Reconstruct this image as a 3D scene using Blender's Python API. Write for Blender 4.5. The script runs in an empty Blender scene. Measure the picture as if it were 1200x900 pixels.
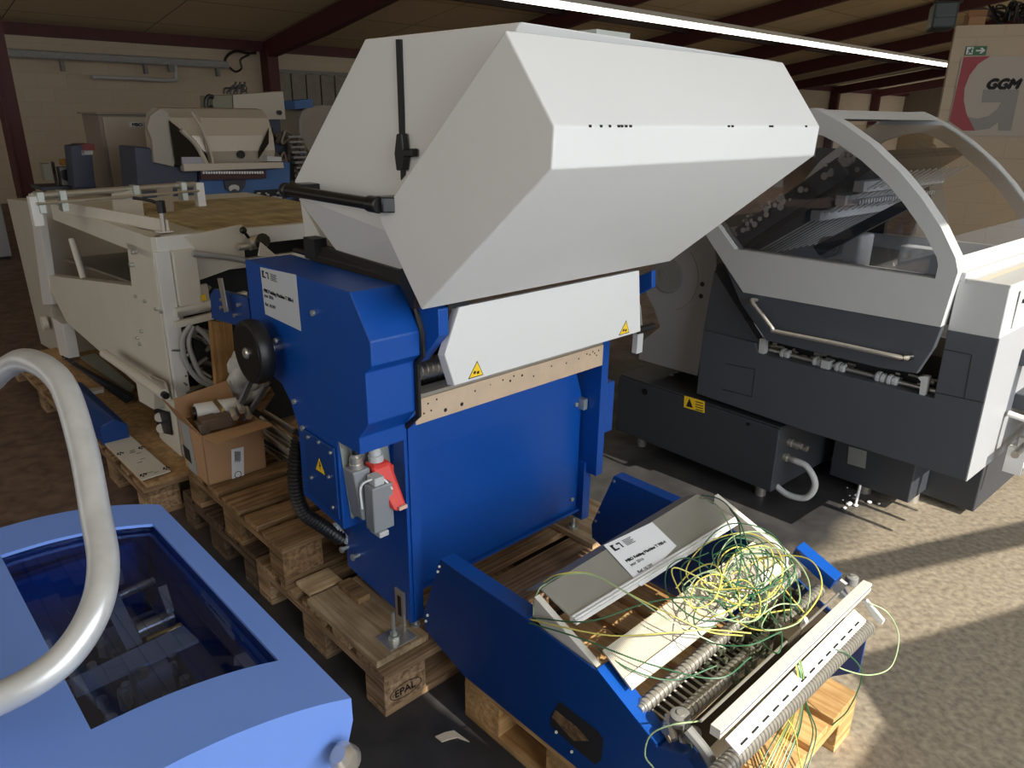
import bpy, bmesh, math, random
from mathutils import Vector, Matrix
random.seed(7)
PI = math.pi
S = bpy.context.scene
COL = S.collection
# ------------------------------------------------------------------ camera model and local frames
FPX, PITCH, ROLL, CH = 864.82, .348724, -.0133481, 1.632
def camaxes():
    fwd = Vector((0, math.cos(PITCH), -math.sin(PITCH)))
    right = Vector((1, 0, 0)); down = Vector((0, -math.sin(PITCH), -math.cos(PITCH)))
    c, s = math.cos(ROLL), math.sin(ROLL)
    return c*right + s*down, -s*right + c*down, fwd
RX, DN, FW = camaxes()
class Frame:
    def __init__(s, x, y, deg):
        s.o = Vector((x, y, 0)); s.yaw = math.radians(deg)
        s.m = Matrix.Translation(s.o) @ Matrix.Rotation(s.yaw, 4, 'Z'); s.i = s.m.inverted()
M = Frame(-.350, 1.6655, 43.62)       # hall / blue folding machine: a to the right and back, b to the left and back
G = Frame(1.145, 2.9, -48.57)         # grey folding machine
W = Frame(0, 0, 0)
def U(ax, val, x, y, fr=M):
    """measured corner of a thing lying on a known vertical or level plane of its own frame"""
    c = fr.i @ Vector((0, 0, CH))
    d = fr.i.to_3x3() @ (RX*((x-600)/FPX) + DN*((y-450)/FPX) + FW)
    k = 'abz'.index(ax); t = (val-c[k])/d[k]
    return c + d*t
# ------------------------------------------------------------------ materials
def lin(c):
    return tuple(((v/255)/12.92 if v/255 <= .04045 else ((v/255+.055)/1.055)**2.4) for v in c) + (1,)
MATS = {}
def mat(name, rgb, rough=.5, metal=0., noise=0., scale=8., bump=0., coat=0., spec=.5):
    if name in MATS: return MATS[name]
    m = bpy.data.materials.new(name); m.use_nodes = True
    nt = m.node_tree; b = nt.nodes['Principled BSDF']
    c = lin(rgb)
    b.inputs['Base Color'].default_value = c
    b.inputs['Roughness'].default_value = rough; b.inputs['Metallic'].default_value = metal
    b.inputs['Specular IOR Level'].default_value = spec
    if coat: b.inputs['Coat Weight'].default_value = coat
    tc = nt.nodes.new('ShaderNodeTexCoord')
    if noise:
        n = nt.nodes.new('ShaderNodeTexNoise'); n.inputs['Scale'].default_value = scale; n.inputs['Detail'].default_value = 6
        nt.links.new(tc.outputs['Object'], n.inputs['Vector'])
        r = nt.nodes.new('ShaderNodeValToRGB')
        r.color_ramp.elements[0].position = .3; r.color_ramp.elements[1].position = .7
        r.color_ramp.elements[0].color = tuple(v*(1-noise) for v in c[:3]) + (1,)
        r.color_ramp.elements[1].color = tuple(min(1, v*(1+noise*.6)) for v in c[:3]) + (1,)
        nt.links.new(n.outputs['Fac'], r.inputs['Fac']); nt.links.new(r.outputs['Color'], b.inputs['Base Color'])
    if bump:
        n2 = nt.nodes.new('ShaderNodeTexNoise'); n2.inputs['Scale'].default_value = 260; n2.inputs['Detail'].default_value = 2
        nt.links.new(tc.outputs['Object'], n2.inputs['Vector'])
        bp = nt.nodes.new('ShaderNodeBump'); bp.inputs['Strength'].default_value = bump; bp.inputs['Distance'].default_value = .002
        nt.links.new(n2.outputs['Fac'], bp.inputs['Height']); nt.links.new(bp.outputs['Normal'], b.inputs['Normal'])
    MATS[name] = m; return m
def wood(name, dark, light, along='x', rough=.75):
    if name in MATS: return MATS[name]
    m = bpy.data.materials.new(name); m.use_nodes = True
    nt = m.node_tree; b = nt.nodes['Principled BSDF']; b.inputs['Roughness'].default_value = rough
    b.inputs['Specular IOR Level'].default_value = .25
    tc = nt.nodes.new('ShaderNodeTexCoord'); mp = nt.nodes.new('ShaderNodeMapping')
    mp.inputs['Scale'].default_value = (3, 55, 55) if along == 'x' else (55, 3, 55) if along == 'y' else (55, 55, 3)
    n = nt.nodes.new('ShaderNodeTexNoise'); n.inputs['Scale'].default_value = 1; n.inputs['Detail'].default_value = 8; n.inputs['Distortion'].default_value = .6
    nt.links.new(tc.outputs['Object'], mp.inputs['Vector']); nt.links.new(mp.outputs['Vector'], n.inputs['Vector'])
    r = nt.nodes.new('ShaderNodeValToRGB'); r.color_ramp.elements[0].position = .32; r.color_ramp.elements[1].position = .62
    r.color_ramp.elements[0].color = lin(dark); r.color_ramp.elements[1].color = lin(light)
    nt.links.new(n.outputs['Fac'], r.inputs['Fac'])
    n2 = nt.nodes.new('ShaderNodeTexNoise'); n2.inputs['Scale'].default_value = 7; n2.inputs['Detail'].default_value = 5
    nt.links.new(tc.outputs['Object'], n2.inputs['Vector'])
    r2 = nt.nodes.new('ShaderNodeValToRGB'); r2.color_ramp.elements[0].position = .35; r2.color_ramp.elements[1].position = .65
    r2.color_ramp.elements[0].color = (.62, .6, .58, 1); r2.color_ramp.elements[1].color = (1, 1, 1, 1)
    nt.links.new(n2.outputs['Fac'], r2.inputs['Fac'])
    oi = nt.nodes.new('ShaderNodeObjectInfo'); mr = nt.nodes.new('ShaderNodeMapRange')
    mr.inputs['To Min'].default_value = .68; mr.inputs['To Max'].default_value = 1.12
    nt.links.new(oi.outputs['Random'], mr.inputs['Value'])
    mx = nt.nodes.new('ShaderNodeMix'); mx.data_type = 'RGBA'; mx.blend_type = 'MULTIPLY'; mx.inputs['Factor'].default_value = 1
    nt.links.new(r.outputs['Color'], mx.inputs['A']); nt.links.new(r2.outputs['Color'], mx.inputs['B'])
    vm = nt.nodes.new('ShaderNodeVectorMath'); vm.operation = 'SCALE'
    nt.links.new(mx.outputs['Result'], vm.inputs[0]); nt.links.new(mr.outputs['Result'], vm.inputs['Scale'])
    nt.links.new(vm.outputs['Vector'], b.inputs['Base Color'])
    bp = nt.nodes.new('ShaderNodeBump'); bp.inputs['Strength'].default_value = .4; bp.inputs['Distance'].default_value = .002
    nt.links.new(n.outputs['Fac'], bp.inputs['Height']); nt.links.new(bp.outputs['Normal'], b.inputs['Normal'])
    MATS[name] = m; return m
def glass(name, rgb, alpha_mix=.5, rough=.02):
    m = bpy.data.materials.new(name); m.use_nodes = True
    nt = m.node_tree; nt.nodes.clear()
    o = nt.nodes.new('ShaderNodeOutputMaterial'); t = nt.nodes.new('ShaderNodeBsdfTransparent'); g = nt.nodes.new('ShaderNodeBsdfGlossy')
    t.inputs['Color'].default_value = lin(rgb); g.inputs['Roughness'].default_value = rough; g.inputs['Color'].default_value = (1, 1, 1, 1)
    f = nt.nodes.new('ShaderNodeFresnel'); f.inputs['IOR'].default_value = 1.5
    ml = nt.nodes.new('ShaderNodeMath'); ml.operation = 'MULTIPLY'; ml.inputs[1].default_value = alpha_mix
    x = nt.nodes.new('ShaderNodeMixShader')
    nt.links.new(f.outputs[0], ml.inputs[0]); nt.links.new(ml.outputs[0], x.inputs[0]); nt.links.new(t.outputs[0], x.inputs[1]); nt.links.new(g.outputs[0], x.inputs[2])
    nt.links.new(x.outputs[0], o.inputs[0])
    return m
def emit(name, rgb, k):
    m = bpy.data.materials.new(name); m.use_nodes = True; b = m.node_tree.nodes['Principled BSDF']
    b.inputs['Emission Color'].default_value = lin(rgb); b.inputs['Emission Strength'].default_value = k; b.inputs['Base Color'].default_value = lin(rgb)
    return m
white = mat('white_powder_coat', (213, 213, 211), .5, bump=.12, noise=.02, scale=3)
cream = mat('cream_paint', (205, 201, 190), .5, noise=.04, scale=5)
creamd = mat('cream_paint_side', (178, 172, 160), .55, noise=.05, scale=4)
blue = mat('blue_powder_coat', (5, 70, 152), .36, bump=.25, noise=.04, scale=3)
blued = mat('deep_blue_paint', (4, 58, 126), .40, bump=.2)
lblue = mat('light_blue_paint', (112, 148, 224), .42, noise=.04, scale=4)
midblue = mat('mid_blue_paint', (60, 98, 150), .5, noise=.08)
navy = mat('navy_grey_paint', (50, 58, 76), .5)
anth = mat('anthracite_paint', (66, 70, 77), .48, noise=.05, scale=3, bump=.15)
anthd = mat('dark_anthracite_paint', (52, 55, 61), .5)
lgrey = mat('light_grey_paint', (176, 178, 178), .45, noise=.03, scale=3, bump=.1)
mgrey = mat('mid_grey_paint', (120, 120, 118), .5, noise=.04)
beige = mat('nickel_beige_bar', (206, 182, 156), .42, .15, noise=.08, scale=20)
black = mat('black_rubber', (18, 18, 20), .45)
blackp = mat('black_plastic', (22, 22, 24), .3)
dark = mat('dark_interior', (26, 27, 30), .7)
steel = mat('brushed_steel', (196, 192, 184), .3, .75, noise=.08, scale=30)
alu = mat('aluminium_tube', (206, 208, 208), .34, .45, noise=.12, scale=22)
zinc = mat('zinc_plate', (186, 192, 186), .38, .7, noise=.08, scale=10)
plastg = mat('grey_plastic', (128, 132, 136), .5)
plastl = mat('light_grey_plastic', (180, 182, 182), .5)
red = mat('red_plastic', (214, 62, 52), .45)
paper = mat('white_paper', (222, 224, 226), .7)
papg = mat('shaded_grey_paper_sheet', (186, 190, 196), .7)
ink = mat('black_ink', (20, 20, 22), .6)
yellow = mat('warning_yellow', (240, 200, 40), .5)
card = mat('brown_cardboard', (172, 134, 98), .85, noise=.06, scale=6)
cardd = mat('brown_cardboard_inside', (150, 112, 76), .85, noise=.06, scale=6)
hose_g = mat('grey_hose', (150, 152, 152), .5)
green = mat('green_wire_jacket', (46, 92, 60), .45)
ywire = mat('yellow_wire_jacket', (196, 186, 92), .45)
gsign = mat('exit_green', (22, 96, 52), .5)
redlogo = mat('logo_red', (150, 26, 40), .5)
greylogo = mat('logo_grey', (134, 130, 126), .5)
brownred = mat('oxide_red_steel', (74, 30, 32), .6, noise=.1)
darksteel = mat('dark_roof_steel', (42, 30, 28), .6)
belt = wood('belt_wood', (168, 150, 112), (196, 180, 138), 'y', .6)
w_gx = wood('grey_pallet_wood_x', (118, 92, 66), (186, 156, 122), 'x')
w_gy = wood('grey_pallet_wood_y', (118, 92, 66), (186, 156, 122), 'y')
w_px = wood('pale_plywood_x', (170, 142, 106), (214, 190, 154), 'x')
w_py = wood('pale_plywood_y', (170, 142, 106), (214, 190, 154), 'y')
w_bx = wood('brown_pallet_wood_x', (100, 78, 54), (160, 128, 92), 'x')
w_by = wood('brown_pallet_wood_y', (100, 78, 54), (160, 128, 92), 'y')
w_dx = wood('dark_pallet_wood_x', (60, 48, 38), (108, 88, 70), 'x')
w_dy = wood('dark_pallet_wood_y', (60, 48, 38), (108, 88, 70), 'y')
w_yx = wood('fresh_pallet_wood_x', (196, 146, 84), (232, 190, 132), 'x')
w_yy = wood('fresh_pallet_wood_y', (196, 146, 84), (232, 190, 132), 'y')
w_z = wood('upright_wood', (150, 112, 66), (190, 150, 100), 'z')
# ------------------------------------------------------------------ mesh builder
class MB:
    def __init__(s): s.v = []; s.f = []; s.sm = []
    def _add(s, vs, fs, smooth=False):
        n = len(s.v); s.v += [tuple(v) for v in vs]; s.f += [tuple(i+n for i in f) for f in fs]; s.sm += [smooth]*len(fs); return s
    def box(s, a0, a1, b0, b1, z0, z1):
        a0, a1 = min(a0, a1), max(a0, a1); b0, b1 = min(b0, b1), max(b0, b1); z0, z1 = min(z0, z1), max(z0, z1)
        v = [(x, y, z) for z in (z0, z1) for y in (b0, b1) for x in (a0, a1)]
        return s._add(v, [(0, 2, 3, 1), (4, 5, 7, 6), (0, 1, 5, 4), (2, 6, 7, 3), (0, 4, 6, 2), (1, 3, 7, 5)])
    def loft(s, A, B):
        """two matching outlines -> closed solid"""
        n = len(A); f = [tuple(range(n))[::-1], tuple(range(n, 2*n))]
        f += [(i, (i+1) % n, n+(i+1) % n, n+i) for i in range(n)]
        return s._add(list(A)+list(B), f)
    def slab(s, pts, d):
        d = Vector(d); return s.loft([Vector(p) for p in pts], [Vector(p)+d for p in pts])
    def prism(s, ax, lo, hi, poly):
        def P(t, p): return (t, p[0], p[1]) if ax == 'a' else (p[0], t, p[1]) if ax == 'b' else (p[0], p[1], t)
        return s.loft([P(lo, p) for p in poly], [P(hi, p) for p in poly])
    def cyl(s, p0, p1, r, n=20, r1=None):
        p0, p1 = Vector(p0), Vector(p1); d = (p1-p0).normalized(); u = d.orthogonal().normalized(); w = d.cross(u)
        r1 = r if r1 is None else r1
        ring = lambda c, q: [c + (u*math.cos(2*PI*i/n) + w*math.sin(2*PI*i/n))*q for i in range(n)]
        A, B = ring(p0, r), ring(p1, r1)
        s._add(A+B, [(i, (i+1) % n, n+(i+1) % n, n+i) for i in range(n)], True)
        s._add(A, [tuple(range(n))[::-1]]); s._add(B, [tuple(range(n))]); return s
    def lathe(s, p0, p1, prof, n=16):
        """prof: list of (t along 0..1, radius)"""
        p0, p1 = Vector(p0), Vector(p1); L = p1-p0; d = L.normalized(); u = d.orthogonal().normalized(); w = d.cross(u)
        vs = []
        for t, r in prof:
            c = p0+L*t; vs += [c + (u*math.cos(2*PI*i/n)+w*math.sin(2*PI*i/n))*r for i in range(n)]
        fs = []
        for k in range(len(prof)-1):
            fs += [(k*n+i, k*n+(i+1) % n, (k+1)*n+(i+1) % n, (k+1)*n+i) for i in range(n)]
        s._add(vs, fs, True)
        s._add(vs[:n], [tuple(range(n))[::-1]]); s._add(vs[-n:], [tuple(range(n))]); return s
    def tube(s, pts, r, n=10, sub=6, rings=0., close=True):
        pts = smooth(pts, sub) if sub > 1 else [Vector(p) for p in pts]
        vs = []; prev = None; m = len(pts)
        for k, p in enumerate(pts):
            t = (pts[min(k+1, m-1)]-pts[max(k-1, 0)]).normalized()
            u = t.orthogonal().normalized() if prev is None else (prev - t*prev.dot(t)).normalized()
            prev = u; w = t.cross(u); q = r*(1+rings*(1 if k % 2 else -1))
            vs += [p+(u*math.cos(2*PI*i/n)+w*math.sin(2*PI*i/n))*q for i in range(n)]
        fs = [(k*n+i, k*n+(i+1) % n, (k+1)*n+(i+1) % n, (k+1)*n+i) for k in range(m-1) for i in range(n)]
        s._add(vs, fs, True)
        if close: s._add(vs[:n], [tuple(range(n))[::-1]]); s._add(vs[-n:], [tuple(range(n))])
        return s
    def ball(s, c, r, n=12, m=8, sc=(1, 1, 1)):
        c = Vector(c); vs = [c+Vector((math.sin(PI*j/m)*math.cos(2*PI*i/n)*r*sc[0], math.sin(PI*j/m)*math.sin(2*PI*i/n)*r*sc[1], math.cos(PI*j/m)*r*sc[2])) for j in range(m+1) for i in range(n)]
        return s._add(vs, [(j*n+i, (j+1)*n+i, (j+1)*n+(i+1) % n, j*n+(i+1) % n) for j in range(m) for i in range(n)], True)
def smooth(pts, sub):
    P = [Vector(p) for p in pts]; P = [P[0]*2-P[1]] + P + [P[-1]*2-P[-2]]; out = []
    for i in range(1, len(P)-2):
        a, b, c, d = P[i-1], P[i], P[i+1], P[i+2]
        for k in range(sub):
            t = k/sub
            out.append(.5*((2*b)+(c-a)*t+(2*a-5*b+4*c-d)*t*t+(3*b-a-3*c+d)*t**3))
    out.append(P[-2]); return out
def mesh_obj(name, mb, m, parent=None, off=Vector((0, 0, 0)), bevel=0.):
    me = bpy.data.meshes.new(name)
    me.from_pydata([tuple(Vector(v)-off) for v in mb.v], [], mb.f); me.update()
    bm = bmesh.new(); bm.from_mesh(me)
    bmesh.ops.remove_doubles(bm, verts=bm.verts, dist=1e-6)
    bmesh.ops.recalc_face_normals(bm, faces=bm.faces)
    bm.to_mesh(me); bm.free()
    o = bpy.data.objects.new(name, me); COL.objects.link(o); me.materials.append(m)
    if any(mb.sm):
        ok = True
        for p in me.polygons: p.use_smooth = True
        try: me.set_sharp_from_angle(angle=math.radians(38))
        except Exception: pass
    if parent: o.parent = parent
    if bevel:
        b = o.modifiers.new('bevel', 'BEVEL'); b.width = bevel; b.segments = 2; b.limit_method = 'ANGLE'; b.angle_limit = math.radians(35)
    return o
class Thing:
    def __init__(s, name, label, cat, base, fr=M, group=None, rot=0.):
        s.off = Vector(base); s.fr = fr
        e = bpy.data.objects.new(name, None); COL.objects.link(e); e.empty_display_size = .1
        e.location = fr.m @ Vector(base); e.rotation_euler = (0, 0, fr.yaw)
        e['label'] = label; e['category'] = cat
        if group: e['group'] = group
        s.e = e
    def part(s, name, mb, m, parent=None, bevel=0., label=None):
        o = mesh_obj(name, mb, m, parent or s.e, s.off, bevel)
        if label: o['label'] = label
        return o
    def text(s, name, txt, m, origin, xdir, ydir, size, parent=None, th=.0006, shear=0., bold=0., align='LEFT'):
        """raised lettering on a plane given by xdir, ydir (frame coordinates)"""
        cu = bpy.data.curves.new(name, 'FONT'); cu.body = txt; cu.size = size; cu.extrude = th; cu.shear = shear; cu.align_x = align
        t = bpy.data.objects.new(name, cu); COL.objects.link(t)
        dg = bpy.context.evaluated_depsgraph_get(); me = bpy.data.meshes.new_from_object(t.evaluated_get(dg))
        bpy.data.objects.remove(t); 
        if bold:
            bm = bmesh.new()
            for dx, dy in ((0, 0), (bold, 0), (-bold, 0), (0, bold), (0, -bold)):
                m2 = me.copy(); m2.transform(Matrix.Translation((dx, dy, 0))); bm.from_mesh(m2); bpy.data.meshes.remove(m2)
            bm.to_mesh(me); bm.free()
        X = Vector(xdir).normalized(); Y = Vector(ydir).normalized(); Z = X.cross(Y)
        R = Matrix((X, Y, Z)).transposed().to_4x4(); R.translation = Vector(origin)-s.off
        me.transform(R); me.materials.clear(); me.materials.append(m)
        o = bpy.data.objects.new(name, me); COL.objects.link(o); o.parent = parent or s.e; return o
def single(name, mb, m, label, cat, base=(0, 0, 0), fr=M, group=None, bevel=0., kind=None):
    o = mesh_obj(name, mb, m, None, Vector(base), bevel)
    o.location = fr.m @ Vector(base); o.rotation_euler = (0, 0, fr.yaw)
    if kind: o['kind'] = kind
    if label: o['label'] = label
    if cat: o['category'] = cat
    if group: o['group'] = group
    return o
def dup(o, parent=None):
    c = o.copy(); COL.objects.link(c); c.parent = parent
    for ch in [x for x in bpy.data.objects if x.parent == o]: dup(ch, c)
    return c
def struct(name, mb, m, fr=M, bevel=0.): return single(name, mb, m, None, None, (0, 0, 0), fr, None, bevel, 'structure')
V3 = Vector
# ================================================================== SETTING
def floor_mat():
    m = bpy.data.materials.new('worn_concrete'); m.use_nodes = True; nt = m.node_tree; b = nt.nodes['Principled BSDF']
    tc = nt.nodes.new('ShaderNodeTexCoord')
    def noise(sc, det, dist=0.):
        n = nt.nodes.new('ShaderNodeTexNoise'); n.inputs['Scale'].default_value = sc; n.inputs['Detail'].default_value = det; n.inputs['Distortion'].default_value = dist
        nt.links.new(tc.outputs['Object'], n.inputs['Vector']); return n
    def ramp(n, e):
        r = nt.nodes.new('ShaderNodeValToRGB'); nt.links.new(n.outputs['Fac'], r.inputs['Fac'])
        r.color_ramp.elements[0].position = e[0][0]; r.color_ramp.elements[0].color = e[0][1]
        r.color_ramp.elements[1].position = e[1][0]; r.color_ramp.elements[1].color = e[1][1]; return r
    # dark floor colour with machine shade painted in; bare pale concrete to the right
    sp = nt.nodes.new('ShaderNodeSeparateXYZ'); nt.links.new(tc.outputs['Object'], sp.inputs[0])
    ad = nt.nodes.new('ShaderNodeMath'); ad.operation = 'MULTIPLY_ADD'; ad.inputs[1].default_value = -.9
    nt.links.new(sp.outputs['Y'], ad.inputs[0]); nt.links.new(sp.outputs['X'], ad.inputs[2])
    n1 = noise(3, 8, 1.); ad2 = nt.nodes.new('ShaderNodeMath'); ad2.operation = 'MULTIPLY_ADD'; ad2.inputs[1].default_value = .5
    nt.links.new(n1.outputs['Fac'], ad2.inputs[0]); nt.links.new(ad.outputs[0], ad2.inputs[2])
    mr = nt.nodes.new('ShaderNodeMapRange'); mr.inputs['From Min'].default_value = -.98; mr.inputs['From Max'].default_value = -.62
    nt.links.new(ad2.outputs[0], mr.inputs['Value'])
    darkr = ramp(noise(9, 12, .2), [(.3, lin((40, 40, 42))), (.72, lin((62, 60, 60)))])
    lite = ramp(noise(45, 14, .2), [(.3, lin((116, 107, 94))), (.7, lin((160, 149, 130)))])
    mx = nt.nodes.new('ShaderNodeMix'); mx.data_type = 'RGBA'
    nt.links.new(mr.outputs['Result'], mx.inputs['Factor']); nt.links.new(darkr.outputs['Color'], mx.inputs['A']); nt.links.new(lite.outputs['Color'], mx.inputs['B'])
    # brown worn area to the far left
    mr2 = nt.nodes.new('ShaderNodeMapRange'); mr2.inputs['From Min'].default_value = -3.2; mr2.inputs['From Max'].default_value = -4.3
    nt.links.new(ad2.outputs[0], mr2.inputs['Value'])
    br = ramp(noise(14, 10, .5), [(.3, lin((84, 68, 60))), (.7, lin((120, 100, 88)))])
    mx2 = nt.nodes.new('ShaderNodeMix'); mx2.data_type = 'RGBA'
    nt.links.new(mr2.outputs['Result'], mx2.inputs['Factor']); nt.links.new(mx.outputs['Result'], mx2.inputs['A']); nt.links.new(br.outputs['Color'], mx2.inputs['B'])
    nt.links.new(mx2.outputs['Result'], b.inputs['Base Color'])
    rr = ramp(noise(5, 6), [(.3, (.45, .45, .45, 1)), (.7, (.75, .75, .75, 1))]); nt.links.new(rr.outputs['Color'], b.inputs['Roughness'])
    bp = nt.nodes.new('ShaderNodeBump'); bp.inputs['Strength'].default_value = .25; bp.inputs['Distance'].default_value = .002
    nt.links.new(noise(90, 8, 0).outputs['Fac'], bp.inputs['Height']); nt.links.new(bp.outputs['Normal'], b.inputs['Normal'])
    return m
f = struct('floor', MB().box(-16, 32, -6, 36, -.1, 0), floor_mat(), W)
def brick_mat(name, c1, mort, w, h):
    m = bpy.data.materials.new(name); m.use_nodes = True; nt = m.node_tree; b = nt.nodes['Principled BSDF']; b.inputs['Roughness'].default_value = .85
    tc = nt.nodes.new('ShaderNodeTexCoord'); sp = nt.nodes.new('ShaderNodeSeparateXYZ'); cb = nt.nodes.new('ShaderNodeCombineXYZ')
    nt.links.new(tc.outputs['Object'], sp.inputs[0]); nt.links.new(sp.outputs['X'], cb.inputs['X']); nt.links.new(sp.outputs['Z'], cb.inputs['Y'])
    br = nt.nodes.new('ShaderNodeTexBrick'); br.inputs['Scale'].default_value = 1; br.inputs['Brick Width'].default_value = w; br.inputs['Row Height'].default_value = h
    br.inputs['Mortar Size'].default_value = .008; br.inputs['Mortar Smooth'].default_value = .4
    br.inputs['Color1'].default_value = lin(c1); br.inputs['Color2'].default_value = lin(tuple(v-4 for v in c1)); br.inputs['Mortar'].default_value = lin(mort)
    nt.links.new(cb.outputs[0], br.inputs['Vector']); nt.links.new(br.outputs['Color'], b.inputs['Base Color'])
    bp = nt.nodes.new('ShaderNodeBump'); bp.inputs['Strength'].default_value = .5; bp.inputs['Distance'].default_value = .01; bp.invert = True
    nt.links.new(br.outputs['Fac'], bp.inputs['Height']); nt.links.new(bp.outputs['Normal'], b.inputs['Normal'])
    return m
WB = 15.0
wallm = brick_mat('painted_block_wall', (192, 177, 156), (186, 171, 150), .5, .25)
struct('wall_back', MB().box(-9, 44, WB, WB+.3, 0, 3.0), wallm)
struct('trim_1', MB().box(-9, 44, WB-.16, WB+.02, 2.86, 3.06), brownred)
# ceiling: corrugated sheets rising from the back wall
def ceil_mat():
    m = bpy.data.materials.new('corrugated_roof_sheets'); m.use_nodes = True; nt = m.node_tree; b = nt.nodes['Principled BSDF']; b.inputs['Roughness'].default_value = .8
    tc = nt.nodes.new('ShaderNodeTexCoord'); br = nt.nodes.new('ShaderNodeTexBrick'); br.offset = 0
    br.inputs['Scale'].default_value = 1; br.inputs['Brick Width'].default_value = 2.4; br.inputs['Row Height'].default_value = 1.6; br.inputs['Mortar Size'].default_value = .012
    br.inputs['Color1'].default_value = lin((205, 184, 146)); br.inputs['Color2'].default_value = lin((198, 177, 140)); br.inputs['Mortar'].default_value = lin((120, 104, 80))
    nt.links.new(tc.outputs['Object'], br.inputs['Vector']); nt.links.new(br.outputs['Color'], b.inputs['Base Color'])
    return m
def zc(b): return 3.05 + (WB-b)*.16 if b > 3 else 3.05+12*.16
struct('ceiling', MB().loft([(-9, WB+.3, zc(WB)), (-9, 3, zc(3)), (-9, -4.75, zc(-7)), (-9, -4.75, zc(-7)+.1), (-9, 3, zc(3)+.1), (-9, WB+.3, zc(WB)+.1)],
                            [(44, WB+.3, zc(WB)), (44, 3, zc(3)), (44, -4.75, zc(-7)), (44, -4.75, zc(-7)+.1), (44, 3, zc(3)+.1), (44, WB+.3, zc(WB)+.1)]), ceil_mat())
# portal frames: rafter + haunch + column, every five metres
ax = [7.2 + 4.6*k for k in range(0, 8)]
for k, a in enumerate(ax):
    mb = MB()
    mb.prism('a', a-.09, a+.09, [(WB-.05, 2.75), (WB-.4, 2.75), (WB-2.6, zc(WB-2.6)-.42), (3, zc(3)-.34), (3, zc(3)-.02), (WB-.05, zc(WB)-.02)])
    mb.box(a-.12, a+.12, WB-.4, WB-.05, 0, 2.9)
    struct('trim_%d' % (k+2), mb, brownred)
for k in range(2):
    b = WB-4.6-4.5*k
    struct('trim_%d' % (k+20), MB().box(-9, 44, b-.05, b+.05, zc(b)-.16, zc(b)-.01), darksteel)
# far end wall of the hall
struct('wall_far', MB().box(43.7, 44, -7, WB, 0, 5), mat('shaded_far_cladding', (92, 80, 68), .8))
# unseen wall added to mask the sun, opening shaped to the wanted sun patch
AZ, EL = math.radians(-45), math.radians(36)
TAN = math.tan(EL)
def uv(P): # frame of the sun wall: u along the wall, v height traced along the sun
    r = (P[0]*math.cos(AZ)+P[1]*math.sin(AZ)); u = -P[0]*math.sin(AZ)+P[1]*math.cos(AZ); return u, P[2]-r*TAN
SR = 3.4
SW = Frame(SR*math.cos(AZ), SR*math.sin(AZ), math.degrees(AZ)+90)   # a = along wall (u), b pointing toward the scene (-r)
hole = [(1.06, 1.0), (1.08, .84), (1.3, .5), (1.5, .30), (1.95, .30), (2.13, .44), (2.9, .19), (4.2, -.2), (7.2, -1.2), (7.2, 2.0), (4.6, 1.9), (2.25, 1.9), (2.15, 1.30), (1.5, 1.17), (1.07, 1.10)]
hz = [(u, v+SR*TAN) for u, v in hole]
def wall_with_hole():
    bm = bmesh.new(); outer = [(-7, 0), (11, 0), (11, 5.6), (-7, 5.6)]
    lo = [bm.verts.new((u, 0, z)) for u, z in outer]; hi = [bm.verts.new((u, 0, max(z, .01))) for u, z in hz]
    es = [bm.edges.new((L[i], L[(i+1) % len(L)])) for L in (lo, hi) for i in range(len(L))]
    bmesh.ops.triangle_fill(bm, use_beauty=True, edges=es)
    r = bmesh.ops.extrude_face_region(bm, geom=bm.faces[:])
    for g in r['geom']:
        if isinstance(g, bmesh.types.BMVert): g.co.y -= .06
    bmesh.ops.recalc_face_normals(bm, faces=bm.faces)
    me = bpy.data.meshes.new('wall_sun_mask'); bm.to_mesh(me); bm.free(); me.materials.append(wallm)
    o = bpy.data.objects.new('wall_sun_mask', me); COL.objects.link(o); o.location = SW.o; o.rotation_euler = (0, 0, SW.yaw); o['kind'] = 'structure'
wall_with_hole()
def bar_uv(n, p, q, w):
    (u0_, v0_), (u1_, v1_) = p, q; z0_, z1_ = v0_+SR*TAN, v1_+SR*TAN; d_ = V3((u1_-u0_, 0, z1_-z0_)).normalized(); k_ = V3((-d_.z, 0, d_.x))*w/2
    A_, B_ = V3((u0_, -.05, z0_)), V3((u1_, -.05, z1_)); struct('trim_%d' % n, MB().slab([A_-k_, B_-k_, B_+k_, A_+k_], (0, .04, 0)), darksteel, SW)
V3 = Vector
bar_uv(40, (2.18, .2), (2.18, 1.95), .02); bar_uv(41, (2.18, .757), (7.3, -1.03), .085)  # bars added across the opening to cast a shadow strip on the floor
# ------------------------------------------------------------------ back wall furniture: cable tray, conduit, curtain
def UB(x, y, b=WB-.25): return U('b', b, x, y)
t = Thing('cable_tray', 'long ridged grey cable duct running along the top of the far block wall', 'cable tray', UB(130, 72))
p0, p1 = UB(-60, 58), UB(268, 76)
n = 150; prof = []
for i in range(n): prof += [(i/n, .075), ((i+.55)/n, .075), ((i+.6)/n, .055), ((i+.95)/n, .055)]
t.part('ribbed_duct', MB().lathe(p0, p1, prof, 8), plastl)
for x, y in ((72, 68), (170, 72), (255, 76)):
    q = UB(x, y); t.part('wall_bracket', MB().box(q.x-.03, q.x+.03, q.y-.02, q.y+.1, q.z-.22, q.z), mgrey)
t = Thing('conduit_pipe', 'thin grey pipe on the far wall below the cable duct, turned up at one end', 'pipe', UB(150, 92))
t.part('pipe', MB().tube([UB(108, 90), UB(160, 92), UB(203, 94), UB(206, 88), UB(204, 70)], .035, 8, 3), plastl)
t.part('clamp', MB().box(*[v for c in zip(UB(200, 78)-V3((.05, .05, .1)), UB(200, 78)+V3((.05, .05, .1))) for v in c]), mgrey)
t = Thing('cable_loop', 'dark cables looping down from the end of the cable duct beside the steel column', 'cable', UB(280, 72))
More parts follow.
